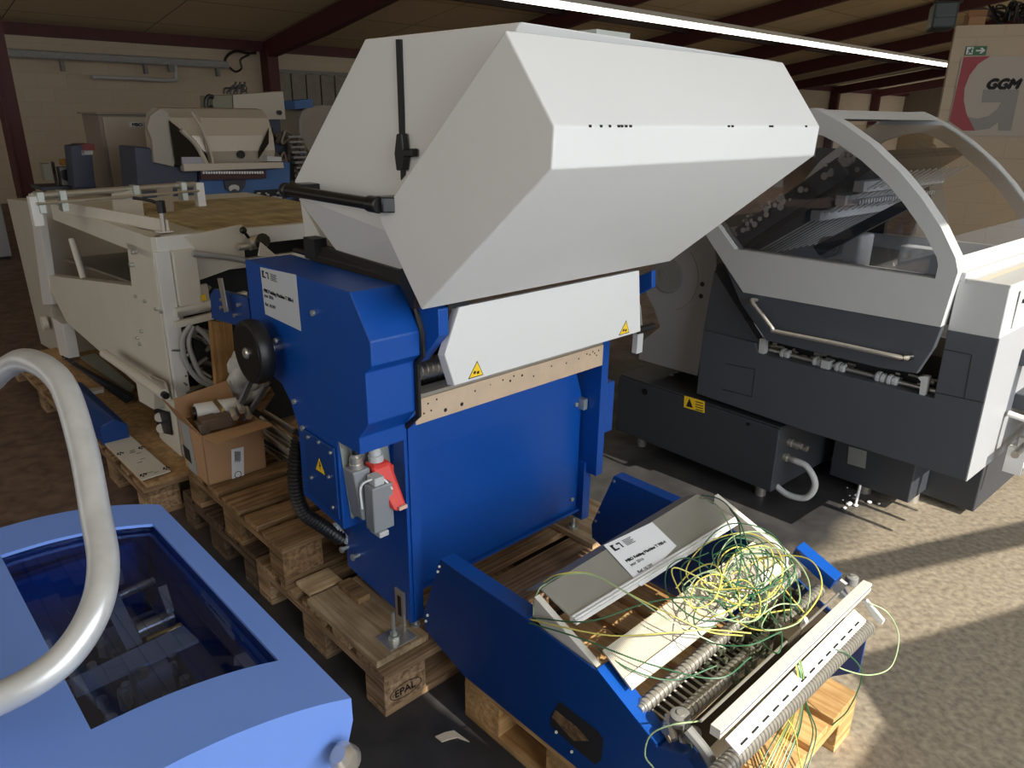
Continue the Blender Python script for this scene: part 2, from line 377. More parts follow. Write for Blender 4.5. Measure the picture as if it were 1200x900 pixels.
t.part('cable', MB().tube([UB(262, 76), UB(266, 66), UB(276, 60), UB(290, 62), UB(300, 62)], .028, 8), black)
t.part('cable', MB().tube([UB(268, 78), UB(276, 84), UB(283, 80), UB(282, 70), UB(292, 64)], .02, 8), black)
# strip curtain
t = Thing('strip_curtain', 'smoky see-through plastic strip curtain hanging behind the steel column', 'curtain', UB(365, 140))
smoke = mat('smoky_pvc', (96, 86, 74), .3, noise=.3, scale=6)
t.part('rail', MB().box(UB(322, 66).x, UB(440, 66).x, WB-.3, WB-.2, 2.44, 2.52), mgrey)
q0, q1 = UB(326, 130).x, UB(440, 130).x
for i in range(14):
    a0 = q0+(q1-q0)*i/14; t.part('strip', MB().box(a0, a0+(q1-q0)/14*.93, WB-.3+.03*(i % 2), WB-.28+.03*(i % 2), .9, 2.46), smoke)
t = Thing('mesh_rack', 'blue framed storage rack with boxes, seen through the strip curtain', 'rack', (UB(370, 160).x, WB-1.4, 0))
xr = UB(350, 160, WB-1.4).x
t.part('shelf', MB().box(xr-.6, xr+1.8, WB-1.6, WB-1, 1.25, 1.32), midblue); t.part('frame', MB().box(xr-.6, xr-.5, WB-1.6, WB-1, 0, 1.3).box(xr+1.7, xr+1.8, WB-1.6, WB-1, 0, 1.3), midblue)
t.part('box', MB().box(xr-.3, xr+.5, WB-1.5, WB-1.1, 1.32, 1.6), card)
# grey panel and red post at the far left
q = U('z', 0, 8, 304)
t = Thing('grey_cabinet', 'plain light grey cabinet at the left edge of the picture, behind the cream feeder', 'cabinet', q)
t.part('body', MB().box(q.x-1.4, q.x-.0+.06, q.y, q.y+.5, .03, U('b', q.y, 10, 236).z), mat('pale_grey_panel', (150, 152, 156), .6), bevel=.01)
t.part('plinth', MB().box(q.x-1.4, q.x+.04, q.y+.03, q.y+.45, 0, .03), black)
pa = U('b', q.y+.8, 28, 225)
t = Thing('steel_post', 'dark red steel post leaning in front of the block wall at the left edge', 'post', (pa.x, pa.y, 0))
t.part('web', MB().box(pa.x-.03, pa.x+.13, pa.y, pa.y+.14, 0, 3.3), brownred); t.part('flange', MB().box(pa.x-.05, pa.x-.03, pa.y-.06, pa.y+.2, 0, 3.3), brownred)
t.part('base_plate', MB().box(pa.x-.15, pa.x+.2, pa.y-.1, pa.y+.25, 0, .02), brownred)
# ------------------------------------------------------------------ light strip, heater
t = Thing('light_strip', 'long continuous fluorescent light strip under the roof', 'light', (15, 7.15, 3.2))
t.part('housing', MB().box(5, 26.2, 7.0, 7.3, 3.25, 3.32), mat('lamp_housing', (200, 200, 196), .4))
t.part('lamp', MB().box(5, 26.2, 7.05, 7.25, 3.19, 3.25), emit('tube_glow', (255, 246, 226), 5.5))
# ================================================================== BLOCK OFFICE with sign
SF = Frame(0, 0, -21)
c0 = (SF.i @ (W.i @ U('z', 0, 1070, 300, W)))
d = (RX*((1111-600)/FPX)+DN*((80-450)/FPX)+FW)
P0 = V3((0, 0, CH)) + d*8.2; L0 = SF.i @ P0
SB = L0.y
def US(x, y, b=None): return U('b', SB if b is None else b, x, y, SF)
top = US(1120, 30).z; le = US(1111, 80).x
struct('wall_right_office', MB().box(le, le+4, SB, SB+.12, 0, top).box(le+.5, le+4, SB+.12, SB+1.6, top-.15, top), wallm, SF)
t = Thing('company_sign', 'large red and grey G logo sign reading GGM on the block wall', 'sign', US(1150, 110), SF)
A_ = US(1129, 67); B_ = US(1113, 152); C_ = US(1262, 62)
t.part('board', MB().box(A_.x-.02, A_.x+1.75, SB-.02, SB-.001, B_.z-.06, A_.z), mat('sign_board', (178, 170, 160), .6))
H = A_.z-B_.z; x0 = A_.x; z1 = A_.z; z0 = B_.z
def arc(cx, cz, r, a0, a1, n=24): return [(cx+r*math.cos(math.radians(a0+(a1-a0)*i/n)), cz+r*math.sin(math.radians(a0+(a1-a0)*i/n))) for i in range(n+1)]
zt = US(1129, 67).z; zb = US(1141, 153).z
pl = lambda x, y: (US(x, y).x, US(x, y).z)
redp = [pl(1129, 67), pl(1160, 66), pl(1146, 75), pl(1136, 88), pl(1130, 103), pl(1129, 118), pl(1132, 133), pl(1138, 145), pl(1142, 153), pl(1128, 153), pl(1112, 142)]
t.part('red_panel', MB().prism('b', SB-.026, SB-.02, redp), redlogo)
gp = [pl(1152, 105), pl(1194, 105), pl(1184, 153), pl(1169, 153), pl(1170, 143), pl(1158, 151), pl(1142, 153), pl(1133, 137), pl(1145, 139), pl(1158, 136), pl(1168, 128), pl(1173, 120), pl(1150, 120)]
t.part('grey_letter', MB().prism('b', SB-.026, SB-.02, gp), greylogo)
q = US(1154, 104); t.text('lettering', 'GGM', ink, (q.x, SB-.024, q.z), (1, 0, 0), (0, 0, 1), (US(1158, 92).z-q.z)*1.33, shear=.25, bold=.012)
t = Thing('exit_sign', 'green emergency exit sign with running figure and arrow above the company logo', 'sign', US(1144, 60), SF)
e0 = US(1130, 65); e1 = US(1157, 54)
t.part('plate', MB().box(e0.x, e1.x, SB-.015, SB-.001, e0.z, e1.z), gsign)
ew = e1.x-e0.x; eh = e1.z-e0.z
E2 = lambda u, v: (e0.x+u*ew, e0.z+v*eh)
t.part('door_panel', MB().prism('b', SB-.02, SB-.015, [E2(.05, .1), E2(.36, .1), E2(.36, .92), E2(.05, .92)]), paper)
fig = MB().prism('b', SB-.024, SB-.02, [E2(.1, .15), E2(.16, .15), E2(.22, .35), E2(.3, .2), E2(.34, .24), E2(.26, .48), E2(.3, .6), E2(.36, .6), E2(.36, .66), E2(.25, .72), E2(.12, .62), E2(.1, .5), E2(.14, .5), E2(.17, .58), E2(.16, .38)])
fig.cyl((e0.x+.27*ew, SB-.024, e0.z+.8*eh), (e0.x+.27*ew, SB-.02, e0.z+.8*eh), .07*eh, 12); t.part('running_figure', fig, gsign)
t.part('arrow', MB().prism('b', SB-.02, SB-.015, [E2(.5, .42), E2(.78, .42), E2(.68, .22), E2(.76, .16), E2(.94, .5), E2(.76, .84), E2(.68, .78), E2(.78, .58), E2(.5, .58)]), paper)
# things on the office roof
q = US(1150, 26, SB+.4)
t = Thing('carton', 'brown carton lying on top of the block office', 'box', (q.x, SB+.5, top), SF)
t.part('body', MB().box(US(1140, 27).x, US(1160, 27).x, SB+.3, SB+.7, top, top+.17), card); t.part('flap', MB().box(US(1140, 27).x-.02, US(1160, 27).x, SB+.28, SB+.32, top+.12, top+.18), cardd)
mb = MB(); rr = random.Random(3); xs = US(1172, 20).x
for i in range(26):
    p = V3((xs+rr.uniform(0, 1.0), SB+.3+rr.uniform(0, .3), top+.04)); pts = [p+V3((rr.uniform(-.12, .12), rr.uniform(-.12, .12), rr.uniform(0, .22))) for _ in range(5)]; mb.tube(pts, .012, 6, 4)
single('cable_heap', mb, black, 'tangled heap of dark cables on top of the block office', 'cables', (xs, SB+.3, top), SF)
q = US(1110, 18, SB-1.2)
t = Thing('unit_heater', 'dark green-grey fan heater box hanging under the roof beside the block office', 'heater', q, SF)
hs = MB().box(US(1093, 20, SB-1.2).x, US(1122, 20, SB-1.2).x, SB-1.2, SB-.8, US(1108, 33, SB-1.2).z, US(1108, 1, SB-1.2).z)
t.part('housing', hs, mat('heater_green', (38, 48, 48), .5), bevel=.02)
t.part('louvre', MB().box(US(1096, 20, SB-1.2).x, US(1119, 20, SB-1.2).x, SB-1.23, SB-1.2, US(1108, 20, SB-1.2).z, US(1108, 18, SB-1.2).z), anthd)
t.part('hanger', MB().cyl((q.x-.1, SB-1, US(1108, 1, SB-1.2).z), (q.x-.1, SB-1, 4.6), .015, 8).cyl((q.x+.12, SB-1, US(1108, 1, SB-1.2).z), (q.x+.12, SB-1, 4.6), .015, 8), darksteel)
# windows far back in the hall seen under the roof
for k, (x, y) in enumerate(((1072, 122), (1093, 126))):
    q = UB(x, y, WB-.02)
    struct('window_%d' % (k+1), MB().box(q.x-.9, q.x+.9, WB-.03, WB, q.z-.35, q.z+.35), mat('pale_window', (190, 190, 186), .5))
# ================================================================== helpers for pallets and small things
def pallet(label, a0, b0, z0, La, Lb, long, mx, my, group=None, planks=5, name='euro_pallet', bw=None):
    """top boards run along `long`; returns the thing"""
    t = Thing(name, label, 'pallet', (a0, b0, z0), M, 'wooden pallets under the machines')
    H = .144
    def bx(u0, u1, v0, v1, za, zb):   # u along boards, v across
        return MB().box(*( (a0+u0, a0+u1, b0+v0, b0+v1) if long == 'a' else (a0+v0, a0+v1, b0+u0, b0+u1)), z0+za, z0+zb)
    LU, LV = (La, Lb) if long == 'a' else (Lb, La)
    ml, mc = (mx, my) if long == 'a' else (my, mx)
    ws = bw or [.145, .1, .145, .1, .145]
    gap = (LV-sum(ws))/(len(ws)-1); v = 0
    for i, w in enumerate(ws):
        t.part('top_board', bx(random.uniform(0, .006), LU-random.uniform(0, .006), v, v+w, .122, H), ml, bevel=.002); v += w+gap
    us = [(0, .145), (LU/2-.0725, LU/2+.0725), (LU-.145, LU)]
    vs = [(0, .1), (LV/2-.0725, LV/2+.0725), (LV-.1, LV)]
    for u0, u1 in us: t.part('stringer_board', bx(u0, u1, 0, LV, .1, .1215), mc, bevel=.002)
    for u0, u1 in us:
        for v0, v1 in vs: t.part('block', bx(u0, u1, v0, v1, .022, .0995), mc, bevel=.003)
    for v0, v1 in vs: t.part('bottom_board', bx(0, LU, v0, v1, 0, .0215), ml, bevel=.002)
    return t
P1 = pallet('weathered euro pallet stamped EPAL under the blue folding machine', 0, 0, 0, 1.2, .8, 'a', w_gx, w_gy)
# burnt-in oval EPAL mark on the near corner block
mk = MB(); n = 40; cx, cz = .073, .06
for i in range(n):
    t0, t1 = 2*PI*i/n, 2*PI*(i+1)/n
    o = [(cx+.056*math.cos(t0), -.0008, cz+.026*math.sin(t0)), (cx+.056*math.cos(t1), -.0008, cz+.026*math.sin(t1)), (cx+.053*math.cos(t1), -.0008, cz+.0235*math.sin(t1)), (cx+.053*math.cos(t0), -.0008, cz+.0235*math.sin(t0))]
    mk.slab(o, (0, .0006, 0))
P1.part('oval_mark', mk, ink)
P1.text('lettering', 'EPAL', ink, (cx-.04, -.0008, cz-.011), (1, 0, 0), (0, 0, 1), .034, bold=.0006, th=.0004)
P2 = pallet('brown euro pallet carrying the cardboard box, lying on top of a darker pallet', .0, .575, .146, .8, .8, 'a', w_bx, w_by, bw=[.145, .1, .145, .1, .145])
P2b = pallet('dark grimy pallet on the floor underneath the brown pallet with the box', 0, .81, 0, .8, .67, 'a', w_dx, w_dy, bw=[.145, .1, .145, .1, .1])
P4 = pallet('clean yellow wooden pallet in the sun under the unit with blue side plates', .175, -.935, 0, .755, .79, 'b', w_yx, w_yy)
P4.e.location.z = 0
# OSB topped pallet under the feeder
P3 = pallet('pallet topped with chipboard under the cream feeder', -.115, 1.6, 0, .86, .9, 'a', w_gx, w_gy, planks=5)
P3b = pallet('second chipboard topped pallet under the far end of the cream feeder', -.13, 2.55, 0, .86, 1.45, 'a', w_gx, w_gy)
osb = mat('chipboard', (176, 142, 100), .85, noise=.35, scale=40)
single('chipboard_sheet', MB().box(-.10, .74, 1.60, 2.5, .1445, .16), osb, 'chipboard sheet under the near foot of the cream feeder', 'board', (.3, 2, .1445), M, 'chipboard sheets under the cream feeder')
single('chipboard_sheet', MB().box(-.10, .74, 2.505, 3.98, .1445, .16), osb, 'long chipboard sheet under the far part of the cream feeder', 'board', (.3, 3, .1445), M, 'chipboard sheets under the cream feeder')
# loose planks on P1
def plank(label, a0, a1, b0, b1, z0, z1, m): single('wood_plank', MB().box(a0, a1, b0, b1, z0, z1), m, label, 'plank', ((a0+a1)/2, (b0+b1)/2, z0), M, 'loose boards on the EPAL pallet', .002)
plank('pale plywood strip on the pallet edge carrying the left foot of the blue machine', .005, .19, .04, .44, .1445, .166, w_py)
plank('short pale board end on the pallet beside the plywood strip', .03, .15, .46, .56, .1445, .16, w_px)
plank('pale plywood piece on the pallet under the right leg of the blue machine', .93, 1.19, .03, .42, .1445, .166, w_py)
plank('small loose wood block beside the dark left side plate of the blue machine', .11, .155, .30, .42, .167, .19, w_bx)
# ================================================================== BLUE FOLDING MACHINE
T = Thing('folding_machine', 'blue paper folding machine with big white angular hood standing on a pallet', 'machine', (.6, .3, .167))
def sidep(poly, a0, a1): return MB().prism('a', a0, a1, poly)
# left frame plate
o = T.part('side_plate', sidep([(.087, .19), (.441, .22), (.441, 1.0), (.087, 1.0)], .161, .197), blue, bevel=.002)
fs = T.part('front_strip', MB().box(.172, .205, .082, .087, .195, .93), blue, o)
# right frame plate with widening box and leg
o2 = T.part('side_plate', sidep([(.087, .40), (.16, .40), (.16, .21), (.22, .19), (.42, .19), (.42, 1.0), (.087, 1.0)], .995, 1.03), blue, bevel=.002)
T.part('stiffener', MB().box(1.03, 1.075, .09, .3, .56, .75), blue, o2, bevel=.002)
T.part('leg', MB().box(.985, 1.025, .135, .2, .2, .44), blue, o2, bevel=.002)
# front panel with folded top
fp = T.part('front_panel', MB().box(.2, .985, .165, .185, .245, .70).loft([(.2, .165, .70), (.985, .165, .70), (.985, .185, .70), (.2, .185, .70)], [(.2, .172, .80), (.955, .172, .80), (.955, .19, .80), (.2, .19, .80)]), blue, bevel=.002)
# the panel sits almost flush with the left plate
T.part('bottom_lip', MB().box(.2, .985, .15, .20, .235, .245), blue, fp)
T.part('screw', MB().cyl((.225, .164, .66), (.225, .158, .66), .006, 10), zinc, fp)
T.part('screw', MB().cyl((.955, .164, .67), (.955, .158, .67), .008, 10), zinc, fp)
T.part('screw', MB().cyl((.955, .164, .29), (.955, .158, .29), .008, 10), zinc, fp)
T.part('corner_bracket', MB().box(.97, .99, .14, .17, .65, .69), zinc, fp)
# beige crossbar with holes
cb = T.part('crossbar', MB().box(.197, .985, .078, .12, .832, .905), beige, bevel=.001)
hb = MB(); rr = random.Random(5)
for a_, z_, r_ in [(.225, .86, .003), (.24, .885, .003), (.25, .862, .003), (.30, .85, .006), (.36, .852, .006), (.27, .89, .003), (.41, .88, .003), (.47, .885, .002), (.52, .888, .003), (.55, .878, .004), (.565, .89, .003), (.6, .884, .004), (.65, .87, .003), (.73, .885, .003), (.8, .88, .003), (.86, .882, .003), (.9, .89, .003), (.915, .884, .003), (.93, .892, .003), (.94, .884, .003), (.95, .875, .003), (.96, .89, .003)]:
    hb.cyl((a_, .0775, z_), (a_, .079, z_), r_, 10)
T.part('screw_holes', hb, ink, cb)
T.part('rail', MB().box(.197, .985, .082, .135, .906, .916), steel, cb)
mb = MB(); mb.lathe((.18, .16, .955), (.4, .16, .955), [(k/24, .032 if k % 2 else .024) for k in range(25)] , 16)
T.part('fold_roller', mb, steel)
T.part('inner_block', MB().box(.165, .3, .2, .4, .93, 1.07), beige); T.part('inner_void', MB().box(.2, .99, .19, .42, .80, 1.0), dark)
# cover
cov = [(.593, 1.236), (.041, 1.239), (-.035, 1.129), (-.004, 1.05), (-.0, .923), (.059, .842), (.143, .834)]
box_ = [(.155, .83), (.155, .551), (.376, .571), (.37, .811), (.444, .902), (.511, .91), (.625, 1.014)]
c = T.part('side_cover', MB().prism('a', -.005, .139, [(.6, 1.236), (.041, 1.239), (-.035, 1.135), (-.035, 1.075), (-.006, 1.052), (-.006, .918), (.04, .868), (.04, .82), (.15, .82), (.37, .80), (.40, .86), (.444, .902), (.52, .915), (.6, 1.014)]), blue, bevel=.003)
T.part('electrical_box', MB().prism('a', -.003, .161, [(.155, .84), (.155, .551), (.376, .571), (.37, .84)]), blue, bevel=.003)
bp_ = T.part('box_lid', MB().prism('a', -.010, -.0035, [(.165, .795), (.165, .58), (.33, .60), (.33, .80)]), blued, bevel=.002)
for b_, z_ in ((.30, .785), (.24, .79), (.18, .78), (.2, .70), (.3, .66), (.19, .61)): T.part('screw', MB().cyl((-.010, b_, z_), (-.015, b_, z_), .005, 8), zinc, bp_)
for b_, z_ in ((.37, .87), (.22, 1.155), (.45, 1.03), (.335, .80)): T.part('screw', MB().cyl((-.005, b_, z_), (-.012, b_, z_), .008, 10), zinc, c)
def warn(parent, cen, X, Y, s, nrm, sym='!'):
    """triangular warning sticker; X, Y unit directions, nrm outward"""
    cen, X, Y, nrm = V3(cen), V3(X), V3(Y), V3(nrm)
    tri = lambda k: [cen+X*(-s*.58*k)+Y*(-s*.4*k), cen+X*(s*.58*k)+Y*(-s*.4*k), cen+Y*(s*.6*k)]
    a = T.part('warning_sticker', MB().slab([p+nrm*.0005 for p in tri(1)], nrm*.0006), ink, parent)
    T.part('yellow_face', MB().slab([p+nrm*.0012 for p in tri(.86)], nrm*.0004), yellow, a)
    if sym == '!': m_ = MB().slab([cen+nrm*.0017+X*x*s+Y*y*s for x, y in ((-.04, .3), (.04, .3), (.12, .02), (.02, .04), (.06, -.24), (-.1, .06), (0, .06))], nrm*.0003)
    else:
        m_ = MB()
        for dx, dy in ((-.14, -.08), (.12, -.14)): 
            m_.slab([cen+nrm*.0017+X*(dx+.13*math.cos(k*PI/5)*(1 if k % 2 else .6))*s+Y*(dy+.13*math.sin(k*PI/5)*(1 if k % 2 else .6))*s for k in range(10)], nrm*.0003)
    T.part('symbol', m_, ink, a)
warn(bp_, (-.010, .245, .715), (0, -1, 0), (0, 0, 1), .05, (-1, 0, 0))
# sheet of paper on the cover
sh = T.part('paper_notice', MB().slab([U('a', -.0062, *p) for p in ((305, 313), (347, 322), (353, 388), (311, 368))], (-.0006, 0, 0)), papg, c)
def notice(th, parent, org, X, Y, s, h):
    org, X, Y = V3(org), V3(X).normalized(), V3(Y).normalized(); Nn = X.cross(Y).normalized()
    P = lambda x, y: org+X*x*s+Y*y*h+Nn*.0005
    lg = MB().slab([P(.06, .93), P(.12, .93), P(.12, .90), P(.1, .90), P(.1, .82), P(.16, .82), P(.16, .79), P(.06, .79)], Nn*.0003)
    lg.slab([P(.17, .92), P(.24, .92), P(.24, .79), P(.22, .79), P(.22, .89), P(.17, .89)], Nn*.0003)
    th.part('logo', lg, ink, parent)
    q = MB()
    for i in range(5): q.slab([P(.3, .92-.03*i), P(.48-.03*(i % 2), .92-.03*i), P(.48-.03*(i % 2), .908-.03*i), P(.3, .908-.03*i)], Nn*.0003)
    th.part('address_lines', q, ink, parent)
    th.text('lettering', 'MBO Folding Machine T 700-4', ink, P(.06, .50), X, Y, .066*s, parent, .0003, bold=.0006*s*4)
    th.text('lettering', 'year 2016', ink, P(.06, .40), X, Y, .066*s, parent, .0003)
    th.text('lettering', 'Ref. 10.597', ink, P(.06, .22), X, Y, .066*s, parent, .0003)
notice(T, sh, (-.007, .503, 1.093), (0, -1, 0), (0, 0, 1), .205, .14)
# mounting plate, sockets, plug
pm = T.part('mounting_plate', MB().slab([U('b', .150, *p) for p in ((397, 516), (452, 500), (461, 566), (450, 590), (412, 608))], (0, .004, 0)), zinc, bevel=.001)
for x, y in ((404, 521), (407, 563), (413, 606)): T.part('screw', MB().cyl(U('b', .150, x, y), U('b', .150, x, y)-V3((0, .004, 0)), .004, 8), steel, pm)
g1 = U('b', .12, 417, 545); g2 = U('b', .12, 425, 603)
so = T.part('grey_socket', MB().loft([g1+V3((-.022, -.02, -.01)), g1+V3((.03, -.02, -.01)), g1+V3((.03, .03, -.01)), g1+V3((-.022, .03, -.01))], [g2+V3((-.018, -.03, 0)), g2+V3((.035, -.03, 0)), g2+V3((.035, .03, 0)), g2+V3((-.018, .03, 0))]), plastg, bevel=.004)
lid0 = U('b', .085, 431, 566); lid1 = U('b', .085, 452, 612)
T.part('socket_lid', MB().box(lid0.x-.012, lid0.x+.052, .045, .088, lid1.z+.005, lid0.z+.0), plastg, so, .004)
T.part('wire_bail', MB().tube([lid0+V3((-.022, 0, -.07)), lid0+V3((-.022, 0, -.005)), lid0+V3((0, -.02, .018)), lid0+V3((.03, -.03, .012)), lid0+V3((.05, -.04, -.02))], .003, 8), paper, so)
T.part('latch_tab', MB().box(lid0.x-.0, lid0.x+.03, .05, .09, lid0.z, lid0.z+.024), plastl, so, .003)
T.part('latch_tab', MB().box(lid0.x-.0, lid0.x+.03, .04, .09, lid1.z-.012, lid1.z+.004), plastl, so, .003)
c1 = g1+V3((.004, .005, 0)); T.part('cable', MB().tube([c1+V3((0, 0, -.01)), c1+V3((0, 0, .06)), c1+V3((.0, 0, .15))], .0095, 10), black, so)
T.part('cable_gland', MB().lathe(c1+V3((0, 0, -.012)), c1+V3((0, 0, .03)), [(0, .02), (.35, .02), (.36, .016), (.6, .018), (.8, .018), (.81, .013), (1, .012)], 12), steel, so)
r0 = U('b', .11, 442, 541); r1 = U('b', .04, 466, 595)
pg = T.part('red_plug', MB().loft([r0+V3((-.028, -.02, 0)), r0+V3((.032, -.02, 0)), r0+V3((.032, .03, 0)), r0+V3((-.028, .03, 0))], [r1+V3((-.02, -.02, 0)), r1+V3((.022, -.02, 0)), r1+V3((.022, .03, 0)), r1+V3((-.02, .03, 0))]), red, bevel=.01)
T.part('plug_slot', MB().box(r1.x-.01, r1.x+.016, r1.y-.024, r1.y-.018, r1.z+.004, r1.z+.014), mat('slot_beige', (220, 180, 160), .6), pg)
T.part('plug_ribs', MB().box(r0.x+.035, r0.x+.045, r0.y-.01, r0.y+.01, r0.z-.06, r0.z-.02), red, pg)
T.part('cable_gland', MB().lathe(r0+V3((.003, .01, -.005)), r0+V3((.0, .01, .04)), [(0, .022), (.5, .021), (.52, .017), (1, .016)], 10), plastl, pg)
T.part('cable', MB().tube([r0+V3((0, .01, .03)), r0+V3((-.002, .01, .06)), r0+V3((-.008, .02, .11))], .008, 8), plastg, pg)
# corrugated hose
hp = [U('b', .42, *p) for p in ((350, 515), (346, 545), (347, 575), (356, 600), (376, 615), (400, 632))]
T.part('corrugated_hose', MB().tube([p for p in hp], .021, 12, 14, rings=.12), black)
T.part('hose_end', MB().tube([U('b', .42, 392, 616), U('b', .44, 407, 634)], .012, 10, 1), plastl)
# small feet, bolts
ft = T.part('levelling_foot', MB().box(.06, .155, .05, .13, .1665, .171), steel, bevel=.001)
T.part('threaded_rod', MB().cyl((.1, .09, .171), (.1, .09, .262), .006, 10), zinc, ft)
T.part('nut', MB().cyl((.1, .09, .171), (.1, .09, .182), .018, 6).cyl((.1, .09, .184), (.1, .09, .198), .012, 6), zinc, ft)
sl = T.part('slotted_bracket', MB().box(.152, .160, .11, .155, .17, .29), steel, bevel=.001)
T.part('slot', MB().box(.1505, .152, .124, .14, .2, .27), ink, sl)
for x, y in ((408, 641), (421, 650)):
    q = U('a', .161, x, y); T.part('bolt', MB().cyl(q, q+V3((-.02, 0, 0)), .007, 8).cyl(q+V3((-.02, 0, 0)), q+V3((-.028, 0, 0)), .011, 6), zinc)
T.part('levelling_foot', MB().cyl((.965, .16, .1665), (.965, .16, .21), .008, 8).cyl((.965, .16, .1665), (.965, .16, .176), .02, 8), zinc)
T.part('levelling_foot', MB().cyl((.185, .10, .1665), (.185, .10, .195), .008, 8).cyl((.185, .10, .1665), (.185, .10, .172), .016, 8), zinc)
# black seal along cover edge
sp_ = [(.58, 1.250), (.03, 1.250), (-.01, 1.20), (-.038, 1.13), (-.038, 1.075), (-.012, 1.045), (-.012, .905), (.045, .855)]
ed = MB().tube([(.142, b, z) for b, z in sp_], .008, 8, 1); T.part('edge_seal', ed, black)
T.part('seal_flap', MB().loft([(.128, .45, 1.239), (.17, .45, 1.239), (.17, .02, 1.239), (.128, .02, 1.239)], [(.15, .45, 1.28), (.17, .45, 1.28), (.17, .0, 1.27), (.14, .0, 1.27)]), black)
T.part('seal_block', MB().box(.13, .17, .44, .50, 1.24, 1.30), black)
T.part('rubber_clip', MB().slab([U('a', .1, *p) for p in ((466, 316), (472, 314), (483, 337), (489, 337), (492, 344), (486, 349), (485, 362), (481, 362), (467, 332))], (.02, 0, 0)), black, bevel=.002)
# bracket plates carrying the hood
bk = T.part('hood_bracket', MB().prism('a', .145, .175, [(.06, 1.235), (-.10, 1.20), (-.10, 1.135), (-.02, 1.05), (.2, 1.0), (.3, 1.235)]), blue, bevel=.002)
bk2 = T.part('hood_bracket', MB().slab([U('a', 1.0, *p) for p in ((728, 332), (764, 317), (764, 337), (741, 349))], (.02, 0, 0)), blue, bevel=.002)
q = U('a', .999, 746, 333); T.part('bolt', MB().cyl(q, q-V3((.006, 0, 0)), .009, 6), steel, bk2)
T.part('rubber_pad', MB().box(.175, .24, -.10, -.06, 1.195, 1.208), black, bk)
# ---- hood
aL, aR = .07, 1.06
fr_poly = [(-.405, 1.773), (-.53, 1.616), (-.527, 1.545), (-.135, 1.218), (.02, 1.406)]
q4 = [(.07, b, z) for b, z in fr_poly]
fR = [(aR-.0, b, z) for b, z in fr_poly]; fR[3] = (aR-.04, -.135, 1.215)
hood = T.part('hood_front', MB().loft(q4, fR), white, bevel=.004, label='white angular front of the hood with chipped edge')
# rear lid (upright flank, set slightly inward) and its inward sloping lower flank
up = [(-.395, 1.79), (.112, 1.79), (.50, 1.455), (.49, 1.41), (.0, 1.39), (.0, 1.40)]
rear_top = MB().loft([(.118, b, z) for b, z in up[:4]] + [(.112, -.0, 1.36)], [(aR-.012, -.395, 1.774), (aR-.012, .112, 1.776)] + [(aR-.03, b, z) for b, z in up[2:4]] + [(aR-.03, -.0, 1.36)])
rt = T.part('hood_rear', rear_top, white, bevel=.003)
lowf = MB().loft([(.119, .49, 1.408), (.112, -.02, 1.37), (.16, -.10, 1.25), (.16, .36, 1.265)], [(1.0, .49, 1.408), (1.0, -.02, 1.37), (.99, -.10, 1.25), (.99, .36, 1.265)])
T.part('hood_lower', lowf, white, bevel=.003)
T.part('hood_inner', MB().slab([U('a', .2, *p) for p in ((352, 236), (358, 245), (390, 303), (361, 299))], (.7, 0, 0)), white)
# top ridge cap, gasket, latch, handle
gs = T.part('gasket_strip', MB().slab([U('a', .112, *p) for p in ((463.5, 46), (469, 46), (474.5, 205), (469.5, 211))], (.006, 0, 0)), black, rt)
T.part('latch', MB().slab([U('a', .095, *p) for p in ((464, 157), (470, 156), (472, 175), (482.5, 174), (482.5, 184), (473, 184), (471, 200), (464, 200), (461.5, 180))], (.018, 0, 0)), black, rt, .003)
ha, hb_ = U('a', .045, 338, 223), U('a', .045, 436, 239)
hd = T.part('handle', MB().cyl(ha, hb_, .0145, 16), blackp)
T.part('handle_end', MB().cyl(hb_-V3((0, -.01, 0)), hb_-V3((0, .03, 0)), .019, 16).slab([hb_+V3((0, 0, .018)), hb_+V3((0, -.04, .018)), hb_+V3((.07, -.075, .016)), hb_+V3((.07, .0, .016))], (0, 0, -.034)), blackp, hd, .003)
T.part('handle_end', MB().cyl(ha, ha+V3((0, .02, 0)), .019, 16).box(ha.x, ha.x+.075, ha.y-.035, ha.y+.02, ha.z-.008, ha.z+.016), blackp, hd, .003)
for x0_, x1_ in ((468, 480), (485, 507)):
    q = U('a', .6, (x0_+x1_)/2, 39); T.part('clear_clip', MB().box(q.x-.12, q.x+.0, -.26+.2*(x0_ < 470), -.2+.2*(x0_ < 470), 1.793, 1.815), zinc, rt)
# chipped paint specks on the front edge
mb = MB(); rr = random.Random(9)
for a_ in [.16, .19, .215, .24, .25, .262, .275, .62, .635, .8, .81, .98]:
    s_ = rr.uniform(.001, .0025); mb.box(a_, a_+s_, -.5345, -.528, 1.614, 1.6185)
T.part('paint_chips', mb, ink, hood)
# white chute flap
fl = [U('b', -.095, 506, 410), U('b', -.085, 522, 447.5), U('b', -.085, 750, 385), U('b', -.12, 732, 329), U('b', -.12, 526, 372)]
L = [(.2, -.085, 1.0), (.965, -.085, 1.0), (.955, -.12, 1.185), (.2, -.12, 1.185), (.165, -.1, 1.08)]
flp = T.part('chute_flap', MB().slab([(.2, -.088, .992), (.963, -.088, .992), (.90, -.112, 1.20), (.2, -.112, 1.20), (.162, -.10, 1.085)], (.0, .03, -.006)), white, bevel=.003)
warn(flp, (.27, -.0905, 1.018), (1, 0, 0), (0, -.12, 1), .045, (0, -1, 0), 'x')
warn(flp, (.875, -.0905, 1.018), (1, 0, 0), (0, -.12, 1), .045, (0, -1, 0), 'x')
T.part('end_bracket', MB().slab([U('a', 1.0, *p) for p in ((743, 351), (750, 358), (752, 384), (747, 372))], (.004, 0, 0)), zinc, flp)
T.part('sensor', MB().box(1.0, 1.03, -.05, -.03, .90, .965), plastl, flp)
